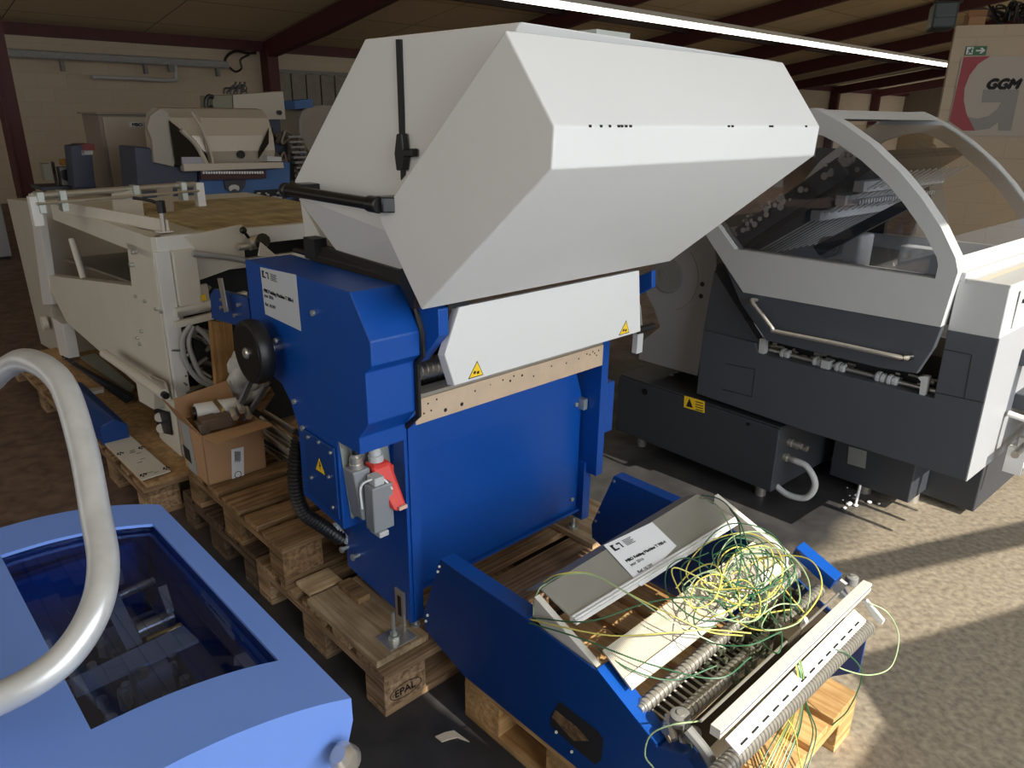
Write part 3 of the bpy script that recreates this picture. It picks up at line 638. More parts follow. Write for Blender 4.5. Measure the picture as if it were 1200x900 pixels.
T.part('roller_stub', MB().cyl((.97, -.07, .99), (1.05, -.07, .99), .012, 12), black, flp)
# handwheel and rear bracket
hw = U('a', -.06, 298, 412)
whl = T.part('handwheel', MB().lathe(hw+V3((-.022, 0, 0)), hw+V3((.022, 0, 0)), [(0, .075), (.05, .088), (.3, .092), (.7, .092), (.95, .088), (1, .075)], 40), black, bevel=0)
T.part('wheel_dish', MB().lathe(hw+V3((-.023, 0, 0)), hw+V3((-.021, 0, 0)), [(0, .078), (1, .078)], 40), blackp, whl)
T.part('hub', MB().lathe(hw+V3((-.03, 0, 0)), hw+V3((-.022, 0, 0)), [(0, .012), (.5, .016), (1, .016)], 16), steel, whl)
T.part('shaft', MB().cyl(hw, hw+V3((.08, 0, 0)), .014, 12), steel, whl)
rb = T.part('rear_bracket', MB().slab([U('a', .02, *p) for p in ((246, 346), (250, 339), (290, 349), (296, 395), (285, 384), (248, 373))], (.02, 0, 0)), blued, bevel=.002)
for x, y in ((262, 351), (262, 360), (282, 357), (278, 369)):
    q = U('a', .02, x, y); T.part('bolt', MB().cyl(q, q-V3((.012, 0, 0)), .006, 8), steel, rb)
T.part('flat_bar', MB().slab([U('a', .0, *p) for p in ((256, 326), (261, 326), (268, 365), (264, 366))], (-.004, 0, 0)), steel, rb)
# ================================================================== GREY FOLDING MACHINE
K = Thing('grey_folding_machine', 'dark grey folding machine with arched light grey hood and clear windows', 'machine', (0, .4, 0), G)
UG = lambda x, y, b=0.: U('b', b, x, y, G)
def gpoly(pts, b=0., th=.04): return MB().slab([UG(x, y, b) for x, y in pts], (0, th, 0))
# lower side cabinet
cabt = .385
cab = K.part('side_cabinet', MB().box(-.90, 0, 0, .62, .085, cabt), anthd, bevel=.004)
K.part('lid', MB().box(-.90, .0, .01, .60, cabt, cabt+.008), anthd, cab, .003)
q = UG(812, 474); wl = K.part('warning_label', MB().slab([UG(x, y, -.0006) for x, y in ((802, 463.5), (826, 470.5), (825.5, 484), (801.5, 477))], (0, -.001, 0)), yellow, cab)
K.part('triangle', MB().slab([UG(x, y, -.0018) for x, y in ((804, 476), (812, 478), (808, 467))], (0, -.0006, 0)), ink, wl)
mb = MB()
for i in range(4): mb.slab([UG(x, y, -.0018) for x, y in ((815, 470+3*i), (824, 472.5+3*i), (824, 473.5+3*i), (815, 471+3*i))], (0, -.0006, 0))
K.part('text_lines', mb, ink, wl)
K.part('lock', MB().cyl(UG(756, 459), UG(756, 459)-V3((0, .004, 0)), .016, 14), blackp, cab)
K.part('lid_screw', MB().cyl((-.72, .2, cabt+.008), (-.72, .2, cabt+.013), .012, 10), steel, cab)
K.part('screw', MB().cyl(UG(877, 497), UG(877, 497)-V3((0, .003, 0)), .008, 8), blackp, cab)
# hose and glands on the cabinet end
for z_, b_ in ((.30, .10), (.27, .16), (.235, .08)):
    K.part('cable_gland', MB().lathe((0, b_, z_), (.06, b_, z_), [(0, .018), (.3, .018), (.32, .013), (.7, .015), (1, .013)], 12), steel, cab)
hq = [V3((.05, .08, .235)), V3((.11, .08, .225)), V3((.155, .08, .16)), V3((.13, .07, .09)), V3((.05, .06, .075)), V3((-.02, .06, .10))]
K.part('hose', MB().tube(hq, .014, 12), plastl, cab)
# pedestal and centre body under the machine
K.part('added_shadow_block', MB().box(-.3, .62, .62, 1.2, .03, .45), anthd, bevel=.005)  # base block added to widen the shadow under the machine
K.part('pedestal', MB().box(.06, .42, .42, .62, .06, .55), anthd, bevel=.005)
K.part('foot', MB().cyl((.2, .5, 0), (.2, .5, .06), .03, 14), steel); K.part('foot', MB().cyl((.38, .58, 0), (.38, .58, .06), .03, 14), steel)
for x_, y_ in ((-.8, .1), (-.1, .1), (-.8, .5), (-.1, .5)): K.part('foot', MB().cyl((x_, y_, 0), (x_, y_, .086), .025, 14), steel)
K.part('type_plate', MB().slab([UG(x, y, .418) for x, y in ((995, 523), (1016, 529), (1014, 549), (993, 543))], (0, -.002, 0)), zinc)
# pale fan-shaped housing plate with disc
hs = [(836, 265), (842, 300), (817, 440), (750, 418), (773, 385), (742, 335), (780, 300), (815, 270)]
hp_ = K.part('end_housing', MB().slab([UG(x, y, .12) for x, y in ((834, 255), (840, 310), (817, 441), (748, 421), (750, 402), (773, 383), (766, 362), (756, 342), (768, 300), (800, 262))], (0, .55, 0)), mat('warm_grey_paint', (142, 142, 142), .5, noise=.04, scale=4), bevel=.004)
cq = UG(783, 323, .117); K.part('round_cover', MB().cyl(cq+V3((0, .004, 0)), cq-V3((0, .008, 0)), .083, 40), mgrey, hp_, .002)
K.part('knob', MB().cyl(cq+V3((-.02, -.008, .005)), cq+V3((-.02, -.014, .005)), .022, 24), mgrey, hp_)
K.part('recess_shade_arc', MB().tube([cq+V3((.17*math.cos(math.radians(a)), .005, .17*math.sin(math.radians(a)))) for a in range(-70, 60, 10)], .003, 8, 2), mgrey, hp_)  # thin darker arc drawn as the shade edge of the recess
for x, y in ((823, 333), (821.5, 347)): K.part('hole', MB().cyl(UG(x, y, .1195), UG(x, y, .1195)-V3((0, .002, 0)), .011, 14), ink, hp_)
# dark body panels
K.part('tall_panel', gpoly([(837, 317), (890, 402), (824, 388)], .02, .5), anth, bevel=.003)
body = K.part('body_panel', gpoly([(816, 461), (824, 387), (885, 402), (889, 414), (1094, 467), (1110, 387), (1170, 397), (1131, 564), (940, 504)], .0, .9), anth, bevel=.003)
K.part('slot_void', gpoly([(889, 396), (1110, 446), (1098, 470), (885, 418)], .12, .3), dark)
# thin engraved door lines
def line(pts, parent, m=anthd, r=.0016):
    K.part('panel_gap', MB().tube([UG(x, y, -.0005) for x, y in pts], r, 6, 1), ink, parent)
line([(850, 426), (885, 433), (881, 465), (846, 456)], body); line([(1100, 408), (1139, 416), (1130, 466)], body); line([(1097, 460), (1153, 472)], body)
K.part('body_end', MB().slab([UG(1170, 397), UG(1131, 564), UG(1131, 564)+V3((0, .9, 0)), UG(1170, 397)+V3((0, .9, 0))], (.004, 0, 0)), mat('end_panel_grey', (150, 152, 156), .5))
# shaft with collars in the slot
s0, s1 = UG(890, 407, .05), UG(1098, 459, .05)
sh_ = K.part('shaft', MB().cyl(s0, s1, .009, 12), steel)
for f_ in (.17, .37, .50, .72, .78):
    p = s0.lerp(s1, f_); K.part('collar', MB().lathe(p-V3((.02, 0, 0)), p+V3((.022, 0, 0)), [(0, .016), (.2, .023), (.45, .023), (.5, .014), (.6, .02), (.9, .02), (1, .014)], 14), plastl, sh_)
p = s0.lerp(s1, .43); K.part('clamp_block', MB().box(p.x-.018, p.x+.018, p.y-.03, p.y+.02, p.z-.02, p.z+.022), lgrey, sh_, .002)
K.part('bracket', gpoly([(890, 397), (896, 397), (895, 415), (889, 415)], .005, .03), lgrey); K.part('bracket', gpoly([(1083, 441), (1088, 442), (1083, 465), (1077, 463), (1079, 447), (1075, 442)], .005, .03), lgrey)
mb = MB(); rr = random.Random(4)
for i in range(26):
    f_ = rr.random(); p = s0.lerp(s1, f_)+V3((0, .05, rr.uniform(-.01, .03))); K.part('link_pin', MB().cyl(p, p+V3((rr.uniform(.01, .04), 0, 0)), rr.uniform(.004, .01), 8), steel, sh_)
# swinging hood: dark lower skirt and light band
sk = K.part('hood_skirt', gpoly([(836, 280), (877, 341), (1104, 383), (1094, 408), (1074, 438), (1030, 431), (898, 399), (868, 356)], -.035, .03), anth, bevel=.003)
gr0, gr1, gr2 = UG(881, 353, -.075), UG(907, 387, -.075), UG(1056, 419, -.075)
K.part('grab_bar', MB().tube([gr0+V3((0, .035, .0)), gr0, gr0.lerp(gr1, .5), gr1+V3((-.005, 0, .004)), gr1+V3((.008, 0, -.003)), gr1.lerp(gr2, .5), gr2, gr2+V3((.0, .04, 0))], .0085, 12, 4), steel, sk)
K.part('bar_mount', MB().cyl(gr2+V3((.02, .04, 0)), gr2+V3((0, .0, 0)), .012, 10), blackp, sk)
outer = [(-.03, 1.672), (.0, 1.66), (.08, 1.624), (.197, 1.556), (.313, 1.468), (.397, 1.390), (.482, 1.295), (.5437, 1.204)]
inner = [(.007, 1.581), (.11, 1.537), (.212, 1.473), (.312, 1.398), (.407, 1.30), (.493, 1.19)]
HW = 1.0
FB = -.04
# the front frame: arch strip, bottom band, left edge as one piece with window opening
outl = [(-.62, 1.33), (-.50, 1.45), (-.35, 1.57), (-.2, 1.645), (-.1, 1.672)] + outer
def qf(o_, i_): return o_, i_
ring_o = [(-.56, 1.30)] + [(-.46, 1.44), (-.33, 1.55), (-.2, 1.63), (-.1, 1.668)] + outer + [(.56, 1.16), (.5437, .965), (-.228, .948), (-.432, 1.152)]
ring_i = [(-.47, 1.27)] + [(-.38, 1.39), (-.27, 1.475), (-.17, 1.545), (-.08, 1.575)] + [(-.01, 1.583), (.02, 1.577), (.08, 1.552), (.175, 1.498), (.28, 1.424), (.35, 1.36), (.43, 1.275), (.485, 1.20)] + [(.496, 1.17), (.495, 1.126), (-.292, 1.119), (-.38, 1.202)]
def ring(ro, ri, b0, b1, scale=1.):
    mb = MB(); n = len(ro)
    for i in range(n):
        j = (i+1) % n
        A = [(ro[i][0], b0, ro[i][1]), (ro[j][0], b0, ro[j][1]), (ri[j][0], b0, ri[j][1]), (ri[i][0], b0, ri[i][1])]
        mb._add(A + [(p[0], b1, p[2]) for p in A], [(0, 1, 2, 3), (7, 6, 5, 4), (0, 4, 5, 1), (3, 2, 6, 7)])
    return mb
K.part('hood_frame', ring(ring_o, ring_i, FB, FB+.07), lgrey, bevel=.0)
K.part('hood_frame', ring(ring_o, ring_i, FB+HW-.05, FB+HW), lgrey)
clear = glass('clear_acrylic', (244, 244, 247), .9); 
K.part('side_window', MB().slab([(a_, FB+.03, z_) for a_, z_ in ring_i], (0, .003, 0)), glass('tinted_side_window', (243, 244, 247), 1.))
# curved roof window between the two frames
arcp = [(-.2, 1.625), (-.1, 1.66), (-.03, 1.664), (.0, 1.653), (.08, 1.617), (.14, 1.585), (.197, 1.549), (.26, 1.505), (.313, 1.461), (.36, 1.42), (.397, 1.383), (.44, 1.337), (.482, 1.288), (.515, 1.24), (.535, 1.2)]
mb = MB()
for i in range(4, len(arcp)-1):
    (x0_, z0_), (x1_, z1_) = arcp[i], arcp[i+1]
    mb._add([(x0_, FB+.07, z0_), (x1_, FB+.07, z1_), (x1_, FB+HW-.05, z1_), (x0_, FB+HW-.05, z0_)], [(0, 1, 2, 3)], True)
K.part('roof_window', mb, clear)
K.part('top_panel', MB().loft([(-.2, FB+.06, 1.628), (-.1, FB+.06, 1.664), (-.03, FB+.06, 1.668), (.05, FB+.06, 1.636)], [(-.2, FB+HW-.04, 1.628), (-.1, FB+HW-.04, 1.664), (-.03, FB+HW-.04, 1.668), (.05, FB+HW-.04, 1.636)]), lgrey)
K.part('hood_sill', MB().loft([(.54, FB+.06, 1.205), (.56, FB+.06, 1.16), (.5437, FB+.06, .96), (.50, FB+.06, .96), (.5, FB+.06, 1.17)], [(.54, FB+HW, 1.205), (.56, FB+HW, 1.16), (.5437, FB+HW, .96), (.5, FB+HW, .96), (.5, FB+HW, 1.17)]), lgrey, bevel=.003)
# inner machine seen through the windows
K.part('inner_back', MB().box(-.5, -.1, FB+HW-.03, FB+HW, .96, 1.5), anthd)
K.part('inner_deck', MB().box(-.4, .5, .1, .9, 1.0, 1.06), mgrey)
rk = K.part('fold_plate', MB().loft([(-.40, .06, 1.09), (-.36, .06, 1.06), (.22, .06, 1.50), (.18, .06, 1.53)], [(-.40, .80, 1.09), (-.36, .80, 1.06), (.22, .80, 1.50), (.18, .80, 1.53)]), anthd)
mb = MB()
for i in range(13):
    b_ = .08+.7*i/12; mb.cyl((-.30, b_, 1.07), (.26, b_, 1.46), .0035, 6)
K.part('guide_rods', mb, white, rk)
for (x_, z_) in ((.02, 1.375), (.08, 1.43), (-.07, 1.31)):
    K.part('crossrail', MB().box(x_+.04, x_+.08, .05, .82, z_-.05, z_-.01), lgrey, rk, .003)
mb = MB()
for i in range(30): mb.box(.10, .145, .07+.7*i/29, .08+.7*i/29, 1.335, 1.35)
K.part('comb', mb, plastl, rk)
K.part('side_arm', MB().loft([(-.42, .03, 1.13), (-.36, .03, 1.08), (.1, .03, 1.44), (.05, .03, 1.50)], [(-.42, .055, 1.13), (-.36, .055, 1.08), (.1, .055, 1.44), (.05, .055, 1.50)]), anth, rk)
K.part('bright_bar', MB().cyl((.03, .06, 1.40), (.03, .82, 1.40), .012, 10), plastl, rk)
K.part('bright_bar', MB().cyl((.12, .06, 1.46), (.12, .82, 1.46), .01, 10), steel, rk)
K.part('side_arm', MB().loft([(.0, .05, 1.16), (.03, .05, 1.13), (.36, .05, 1.36), (.34, .05, 1.39)], [(.0, .08, 1.16), (.03, .08, 1.13), (.36, .08, 1.36), (.34, .08, 1.39)]), anthd, rk)
mb = MB(); rr = random.Random(8)
for i in range(40):
    f_ = rr.random(); p = V3((-.4+.5*f_, .02, 1.14+.37*f_+rr.uniform(-.03, .03))); mb.cyl(p, p+V3((0, .03, 0)), rr.uniform(.005, .016), 8)
K.part('bolt_heads', mb, steel, rk)
K.part('diagonal_arm', MB().loft([(.14, .75, 1.2), (.2, .75, 1.17), (.2, .9, 1.17), (.14, .9, 1.2)], [(.02, .75, 1.56), (.07, .75, 1.53), (.07, .9, 1.53), (.02, .9, 1.56)]), mat('oily_steel', (120, 118, 112), .4, .6), rk)
K.part('adjuster_wheel', MB().cyl((.05, .06, 1.165), (.05, .09, 1.165), .04, 24), mgrey, rk)
K.part('motor', MB().box(.1, .17, .08, .2, 1.08, 1.22), lgrey, rk, .01)
mb = MB()
for i in range(16): p = V3((rr.uniform(-.15, .42), rr.uniform(.1, .5), 1.07)); mb.cyl(p, p+V3((rr.uniform(.03, .14), rr.uniform(-.02, .05), .02)), rr.uniform(.006, .02), 8)
K.part('delivery_rollers', mb, steel)
K.part('inner_guard', MB().box(.33, .49, .04, .10, 1.06, 1.21), lgrey, None, .004)
K.part('inner_rail', MB().box(-.35, .1, .03, .05, 1.085, 1.105), lgrey)
# infeed box on the right
bx_ = [(1110, 387), (1123, 329), (1185, 335), (1171, 398)]
e = K.part('infeed_box', MB().slab([UG(x, y, -.0) for x, y in bx_], (0, .8, 0)), lgrey, bevel=.004)
zt_ = UG(1123, 329).z
K.part('table_recess', MB().box(.60, .70, .06, .7, zt_, zt_+.004), mat('table_tan', (190, 180, 160), .6), e)
K.part('rim', MB().box(.555, .575, 0, .8, zt_, zt_+.03).box(.575, .712, 0, .02, zt_, zt_+.012), lgrey, e, .003)
K.part('side_door', MB().slab([V3((.716, .1, zt_-.15)), V3((.716, .75, zt_-.15)), V3((.716, .75, zt_-.02)), V3((.716, .1, zt_-.02))], (.003, 0, 0)), white, e)
for b_ in (.14, .2, .3): K.part('push_button', MB().cyl((.718, b_, zt_-.06), (.726, b_, zt_-.06), .008, 10), black, e)
# gripper arms sticking out at the right edge
gm = K.part('delivery_arm', MB().box(.70, 1.05, .35, .8, .62, .68).box(.70, 1.0, .3, .36, .8, .86), anth, bevel=.004)
mb = MB()
for i in range(4):
    b_ = .28+.13*i; mb.tube([V3((.73, b_, .62)), V3((.85, b_, .60)), V3((.88, b_, .52)), V3((.8, b_, .46)), V3((.9, b_, .40)), V3((1.0, b_, .42))], .012, 8, 4); mb.box(.76, .82, b_-.015, b_+.015, .40, .5)
K.part('grippers', mb, white, gm)
K.part('cross_tube', MB().cyl((.80, .2, .5), (.80, .8, .5), .014, 10).cyl((.9, .2, .58), (.9, .8, .58), .014, 10), steel, gm)
# ================================================================== CREAM FEEDER ON THE LEFT
F_ = Thing('pile_feeder', 'long cream sheet feeder table on chipboard topped pallets', 'machine', (.3, 2.6, .16))
UA = lambda x, y, a=.11: U('a', a, x, y)
def apoly(pts, a=.11, th=.04): return MB().slab([UA(x, y, a) for x, y in pts], (th, 0, 0))
sp1 = F_.part('side_panel', apoly([(50, 322), (154, 335), (148, 283), (178, 295), (213, 539), (187, 513), (180, 470), (160, 450), (78, 378)], .11, .06), cream, bevel=.004)
for x, y in ((160, 347), (171, 353), (162, 396), (165, 403), (167, 388), (184, 362), (190, 365)): F_.part('screw', MB().cyl(UA(x, y), UA(x, y)-V3((.01, 0, 0)), .008, 8), zinc, sp1)
for x, y in ((160, 295), (157, 310)): F_.part('knob', MB().cyl(UA(x, y), UA(x, y)-V3((.02, 0, 0)), .01, 10), zinc, sp1)
zb_ = UA(178, 295).z
F_.part('front_post', MB().box(.112, .172, 1.72, 1.746, .165, zb_), white, bevel=.003)
nb = 1.746
F_.part('control_box', MB().box(.174, .27, 1.70, 1.80, .86, zb_+.0), cream, bevel=.003)
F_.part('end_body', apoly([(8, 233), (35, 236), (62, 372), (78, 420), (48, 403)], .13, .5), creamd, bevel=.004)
F_.part('upright', apoly([(33, 227), (42, 232), (61, 357), (50, 357)], .105, .04), white, bevel=.002)
F_.part('leg', apoly([(61, 372), (73, 380), (81, 420), (70, 416)], .105, .06), white, bevel=.002)
q = UA(55, 378); F_.part('round_cap', MB().cyl(q, q-V3((.03, 0, 0)), .045, 24), cream, bevel=.003)
F_.part('strut', MB().tube([UA(84, 280, .14), UA(98, 326, .14)], .017, 10, 1), cream)
# upper beam and table
zb1 = UA(148, 280, .11).z; far = UA(42, 255, .11)
zT = 1.15
F_.part('table_beam', MB().loft([(.11, 1.74, 1.15), (.16, 1.74, 1.15), (.16, 1.74, 1.06), (.11, 1.74, 1.06)], [(.11, 3.3, 1.15), (.16, 3.3, 1.15), (.16, 3.3, 1.06), (.11, 3.3, 1.06)]), cream, bevel=.003)
F_.part('table_top', MB().box(.16, 1.25, 1.78, 3.35, 1.115, 1.14), cream)
F_.part('belt_deck', MB().box(.36, 1.22, 1.80, 3.0, 1.14, 1.148), belt)
F_.part('cross_rail', MB().box(.13, 1.25, 1.735, 1.775, 1.08, 1.15), white, bevel=.003)
F_.part('lower_rail', MB().box(.28, 1.25, 1.74, 1.77, .98, 1.02), cream, bevel=.003)
F_.part('front_plate', MB().slab([U('b', 1.733, *p) for p in ((215, 277), (284, 263), (288, 309), (230, 330), (228, 290))], (0, .01, 0)), cream, bevel=.002)
fe0, fe1 = U('z', 1.145, 75, 250), U('z', 1.145, 196, 273)
F_.part('side_fence', MB().slab([fe0, fe1, fe1+V3((0, 0, .055)), fe0+V3((0, 0, .055))], (.012, 0, 0)), cream, bevel=.002)
F_.part('lay_shelf', MB().slab([(.17, 1.9, .88), (.9, 1.9, .88), (.9, 3.5, .80), (.17, 3.5, .80)], (0, 0, .01)), mat('dull_shelf', (112, 108, 98), .6))
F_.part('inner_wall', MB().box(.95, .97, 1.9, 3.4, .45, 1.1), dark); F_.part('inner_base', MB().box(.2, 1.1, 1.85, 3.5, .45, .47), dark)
# tube bar over the table
b0_, b1_ = U('z', 1.26, 38, 230), U('z', 1.26, 228, 216)
tb = F_.part('tube_bar', MB().cyl(b0_, b1_, .016, 12), steel)
F_.part('guide_rod', MB().cyl(b0_-V3((0, .05, .03)), b1_-V3((0, .05, .03)), .007, 8), steel, tb)
for f_ in (.03, .15, .58, .9):
    p = b0_.lerp(b1_, f_); F_.part('rod_clamp', MB().box(p.x-.014, p.x+.014, p.y-.05, p.y+.02, p.z-.075, p.z+.02), zinc, tb, .002)
F_.part('bar_holder', MB().box(b0_.x-.02, b0_.x+.02, b0_.y-.03, b0_.y+.02, 1.13, b0_.z), white, tb); F_.part('bar_holder', MB().box(b1_.x-.01, b1_.x+.03, b1_.y-.05, b1_.y, 1.14, b1_.z+.01), white, tb)
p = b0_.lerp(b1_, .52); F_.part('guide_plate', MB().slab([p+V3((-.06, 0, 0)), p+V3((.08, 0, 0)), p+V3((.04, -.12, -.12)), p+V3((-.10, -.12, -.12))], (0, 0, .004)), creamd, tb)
p = b0_.lerp(b1_, .76); F_.part('guide_plate', MB().slab([p+V3((-.02, 0, 0)), p+V3((.06, 0, 0)), p+V3((.0, -.14, -.12)), p+V3((-.08, -.14, -.12))], (0, 0, .004)), steel, tb)
# small clamp post on the table
q = U('z', 1.148, 193, 272)
cp = F_.part('lever_post', MB().cyl(q, q+V3((0, 0, .10)), .012, 10), steel)
F_.part('lever', MB().cyl(q+V3((0, 0, .08)), q+V3((0, 0, .13)), .018, 10).tube([q+V3((0, 0, .115)), q+V3((-.03, .04, .13)), q+V3((-.08, .08, .14))], .007, 8), blackp, cp)
F_.part('base_plate', MB().box(q.x-.03, q.x+.03, q.y-.02, q.y+.03, 1.148, 1.153), white, cp)
# pale roller hung along the side
r0_, r1_ = UA(122, 414, .03), UA(192, 462, .02)
rl = F_.part('hanging_roller', MB().cyl(r0_, r1_, .021, 16), cream)
F_.part('roller_end', MB().cyl(r0_, r0_+(r0_-r1_).normalized()*.02, .012, 12).cyl(r1_, r1_-(r0_-r1_).normalized()*.03, .014, 12), black, rl)
F_.part('roller_bracket', apoly([(176, 440), (192, 448), (198, 470), (180, 456)], .09, .01), cream, rl)
F_.part('foot_box', apoly([(159, 446), (180, 455), (180, 480), (163, 470)], .06, .05), cream, bevel=.002)
ct = F_.part('cutout_plate', apoly([(180, 478), (197, 483), (201, 510), (186, 506)], .1, .004), black)
for x, y, r_ in ((187, 489, .022), (189, 502, .022)): F_.part('round_hole', MB().cyl(UA(x, y, .098), UA(x, y, .096), r_, 16), cream, ct)
# end mechanics between feeder and the blue machine
mb = MB(); rr = random.Random(12)
for i in range(46):
    p = U('b', 1.72, rr.uniform(214, 285), rr.uniform(345, 500)); d_ = V3((rr.uniform(-.1, .1), rr.uniform(-.02, .06), rr.uniform(-.06, .06))); F_.part('link_bar', MB().cyl(p, p+d_, rr.uniform(.005, .013), 8), mat('oily_steel', (120, 118, 112), .4, .6))
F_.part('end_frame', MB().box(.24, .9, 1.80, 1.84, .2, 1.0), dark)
F_.part('cross_bar', MB().slab([U('b', 1.70, *p) for p in ((206, 362), (290, 342), (290, 350), (208, 372))], (0, .03, 0)), cream, bevel=.002)
F_.part('cross_bar', MB().slab([U('b', 1.70, *p) for p in ((208, 366), (247, 359), (247, 364), (209, 372))], (0, .03, 0)), steel)
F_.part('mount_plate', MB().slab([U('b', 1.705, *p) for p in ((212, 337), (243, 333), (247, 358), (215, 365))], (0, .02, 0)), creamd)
F_.part('yellow_valve', MB().slab([U('b', 1.70, *p) for p in ((234, 346), (241, 345), (242, 352), (235, 353))], (0, .02, 0)), yellow)
F_.part('cross_bar', MB().slab([U('b', 1.69, *p) for p in ((206, 378), (250, 367), (251, 374), (207, 385))], (0, .03, 0)), cream)
# clamp head near the cover
q = U('b', 1.70, 296, 285)
hh = F_.part('clamp_head', MB().cyl(q+V3((-.02, 0, 0)), q+V3((.06, 0, .01)), .03, 12).cyl(q+V3((-.07, 0, -.01)), q+V3((.05, 0, -.01)), .016, 10), steel)
F_.part('star_knob', MB().ball(U('b', 1.68, 285, 270), .016).cyl(U('b', 1.68, 285, 270), q, .007, 8).cyl(q+V3((.03, -.02, .0)), q+V3((.03, -.05, .02)), .03, 10), blackp, hh)
F_.part('cream_tab', MB().slab([U('b', 1.6, *p) for p in ((306, 284), (322, 298), (322, 301), (303, 300))], (0, .01, 0)), cream)
F_.part('duct_hose', MB().tube([U('b', 1.68, *p) for p in ((226, 297), (245, 299), (270, 302), (290, 306))], .013, 10), hose_g)
# grey hoses hanging below
for i, pts in enumerate((((224, 380), (214, 398), (218, 425), (232, 444), (246, 452)), ((226, 382), (221, 400), (226, 420), (236, 440), (250, 450)), ((230, 384), (240, 392), (248, 402)))):
    F_.part('grey_hose', MB().tube([U('b', 1.66, *p) for p in pts], .011, 10), hose_g)
# ---- things on P3
t = Thing('perforated_plate', 'pale metal plate with punched hooks lying on the chipboard pallet', 'plate', (-.06, 1.9, .165))
zp = .168
pp = [U('z', zp, *p) for p in ((107, 505), (132, 493), (200, 553), (166, 564))]
o = t.part('plate', MB().slab(pp, (0, 0, .006)), cream, bevel=.001)
mb = MB()
for x, y in ((141, 532), (166, 525), (168, 557), (195, 549)):
    q = U('z', zp+.006, x, y); 
    for k in range(5):
        a0_ = k*1.1; mb.box(q.x+.011*math.cos(a0_)-.003, q.x+.011*math.cos(a0_)+.003, q.y+.011*math.sin(a0_)-.003, q.y+.011*math.sin(a0_)+.003, q.z, q.z+.004)
    t.part('punched_hook', mb, ink, o); mb = MB()
rr = random.Random(2)
for i in range(12):
    x = 128+rr.uniform(0, 55); q = U('z', zp+.006, x, 512+(x-128)*.7+rr.uniform(-6, 16)); t.part('scratch_mark', MB().box(q.x, q.x+.02, q.y, q.y+.003, q.z, q.z+.001), ink, o)
t.part('end_upright', MB().slab([U('z', zp, 107, 506)+V3((0, 0, 0)), U('z', zp, 114, 504), U('z', zp, 114, 504)+V3((0, .0, .085)), U('z', zp, 107, 506)+V3((0, 0, .085))], (.0, .01, 0)), white, o, .002)
t = Thing('blue_housing', 'dark blue sheet metal housing lying on the chipboard pallet under the cream feeder', 'housing', (0, 2.5, .165))
bq = [U('z', .166, *p) for p in ((104, 498), (122, 489), (105, 440), (86, 470))]
t.part('shell', MB().loft([V3((-.115, 2.12, .165)), V3((.0, 2.12, .165)), V3((.0, 2.12, .24)), V3((-.05, 2.12, .28)), V3((-.115, 2.12, .26))], [V3((-.115, 2.95, .165)), V3((.02, 2.95, .165)), V3((.02, 2.95, .22)), V3((-.04, 2.95, .25)), V3((-.115, 2.95, .24))]), blued, bevel=.003)
t = Thing('steel_strips', 'bundle of thin dark steel strips lying on the chipboard beside the roller', 'strips', (.06, 2.5, .17))
for i in range(7):
    o_ = i*.012; t.part('strip', MB().slab([U('z', .17+.004*i, 72+i*2, 418+i*1.5), U('z', .17+.004*i, 76+i*2, 416+i*1.5), U('z', .17+.004*i, 152+i*1.2, 470-i), U('z', .17+.004*i, 148+i*1.2, 473-i)], (0, 0, .003)), navy if i % 2 else dark)
single('flat_tray', MB().slab([U('z', .17, *p) for p in ((94, 420), (112, 416), (158, 455), (152, 462))], (0, 0, .012)), zinc, 'flat grey metal tray lying under the cream feeder on the chipboard', 'tray', (.12, 2.4, .17))
single('cross_slat', MB().slab([U('z', .163, *p) for p in ((100, 460), (122, 457), (122, 460), (102, 464))], (0, 0, .02)), cream, 'short pale slat between the blue housing and the steel strips', 'slat', U('z', .163, 110, 460))
# ================================================================== CARDBOARD BOX and contents
ca, cbb, cz0 = -.01, 1.16, .2905
ca = 0.0; c1a, c1b = .235, 1.385; ztp = cz0+.205
Bx = Thing('cardboard_box', 'open brown cardboard box full of machine parts on the brown pallet', 'box', (.11, 1.27, cz0))
mb = MB().box(ca, c1a, cbb, cbb+.005, cz0, ztp).box(ca, c1a, c1b-.005, c1b, cz0, ztp).box(ca, ca+.005, cbb, c1b, cz0, ztp).box(c1a-.005, c1a, cbb, c1b, cz0, ztp).box(ca, c1a, cbb, c1b, cz0, cz0+.005)
body_ = Bx.part('body', mb, card)
Bx.part('flap', MB().slab([(ca, cbb, ztp), (c1a, cbb, ztp), (c1a+.01, cbb-.08, ztp+.0), (ca+.02, cbb-.08, ztp-.01)], (0, 0, .004)), card, body_)
Bx.part('flap', MB().slab([(ca, c1b, ztp), (c1a, c1b, ztp), (c1a-.02, c1b+.02, ztp+.105), (ca+.0, c1b+.02, ztp+.08)], (0, .004, 0)), card, body_)
Bx.part('flap', MB().slab([(ca, cbb, ztp), (ca, c1b, ztp), (ca-.05, c1b+.0, ztp+.10), (ca-.03, cbb+.06, ztp+.06)], (.004, 0, 0)), cardd, body_)
lb = Bx.part('shipping_label', MB().slab([U('b', cbb-.001, *p) for p in ((271, 527), (285.5, 523.5), (286, 560), (272, 563.5))], (0, -.0006, 0)), paper, body_)
mb = MB()
for i in range(9): mb.slab([U('b', cbb-.0018, *p) for p in ((275+i*.8, 529), (275.4+i*.8, 529), (275.6+i*.8, 542-(i % 3)), (275.2+i*.8, 542-(i % 3)))], (0, -.0004, 0))
Bx.part('print', mb, ink, lb)
q = U('b', cbb-.0018, 279, 556); Bx.part('round_stamp', MB().tube([q+V3((.013*math.cos(t_*PI/8), 0, .013*math.sin(t_*PI/8))) for t_ in range(17)], .0014, 6, 1), ink, lb)
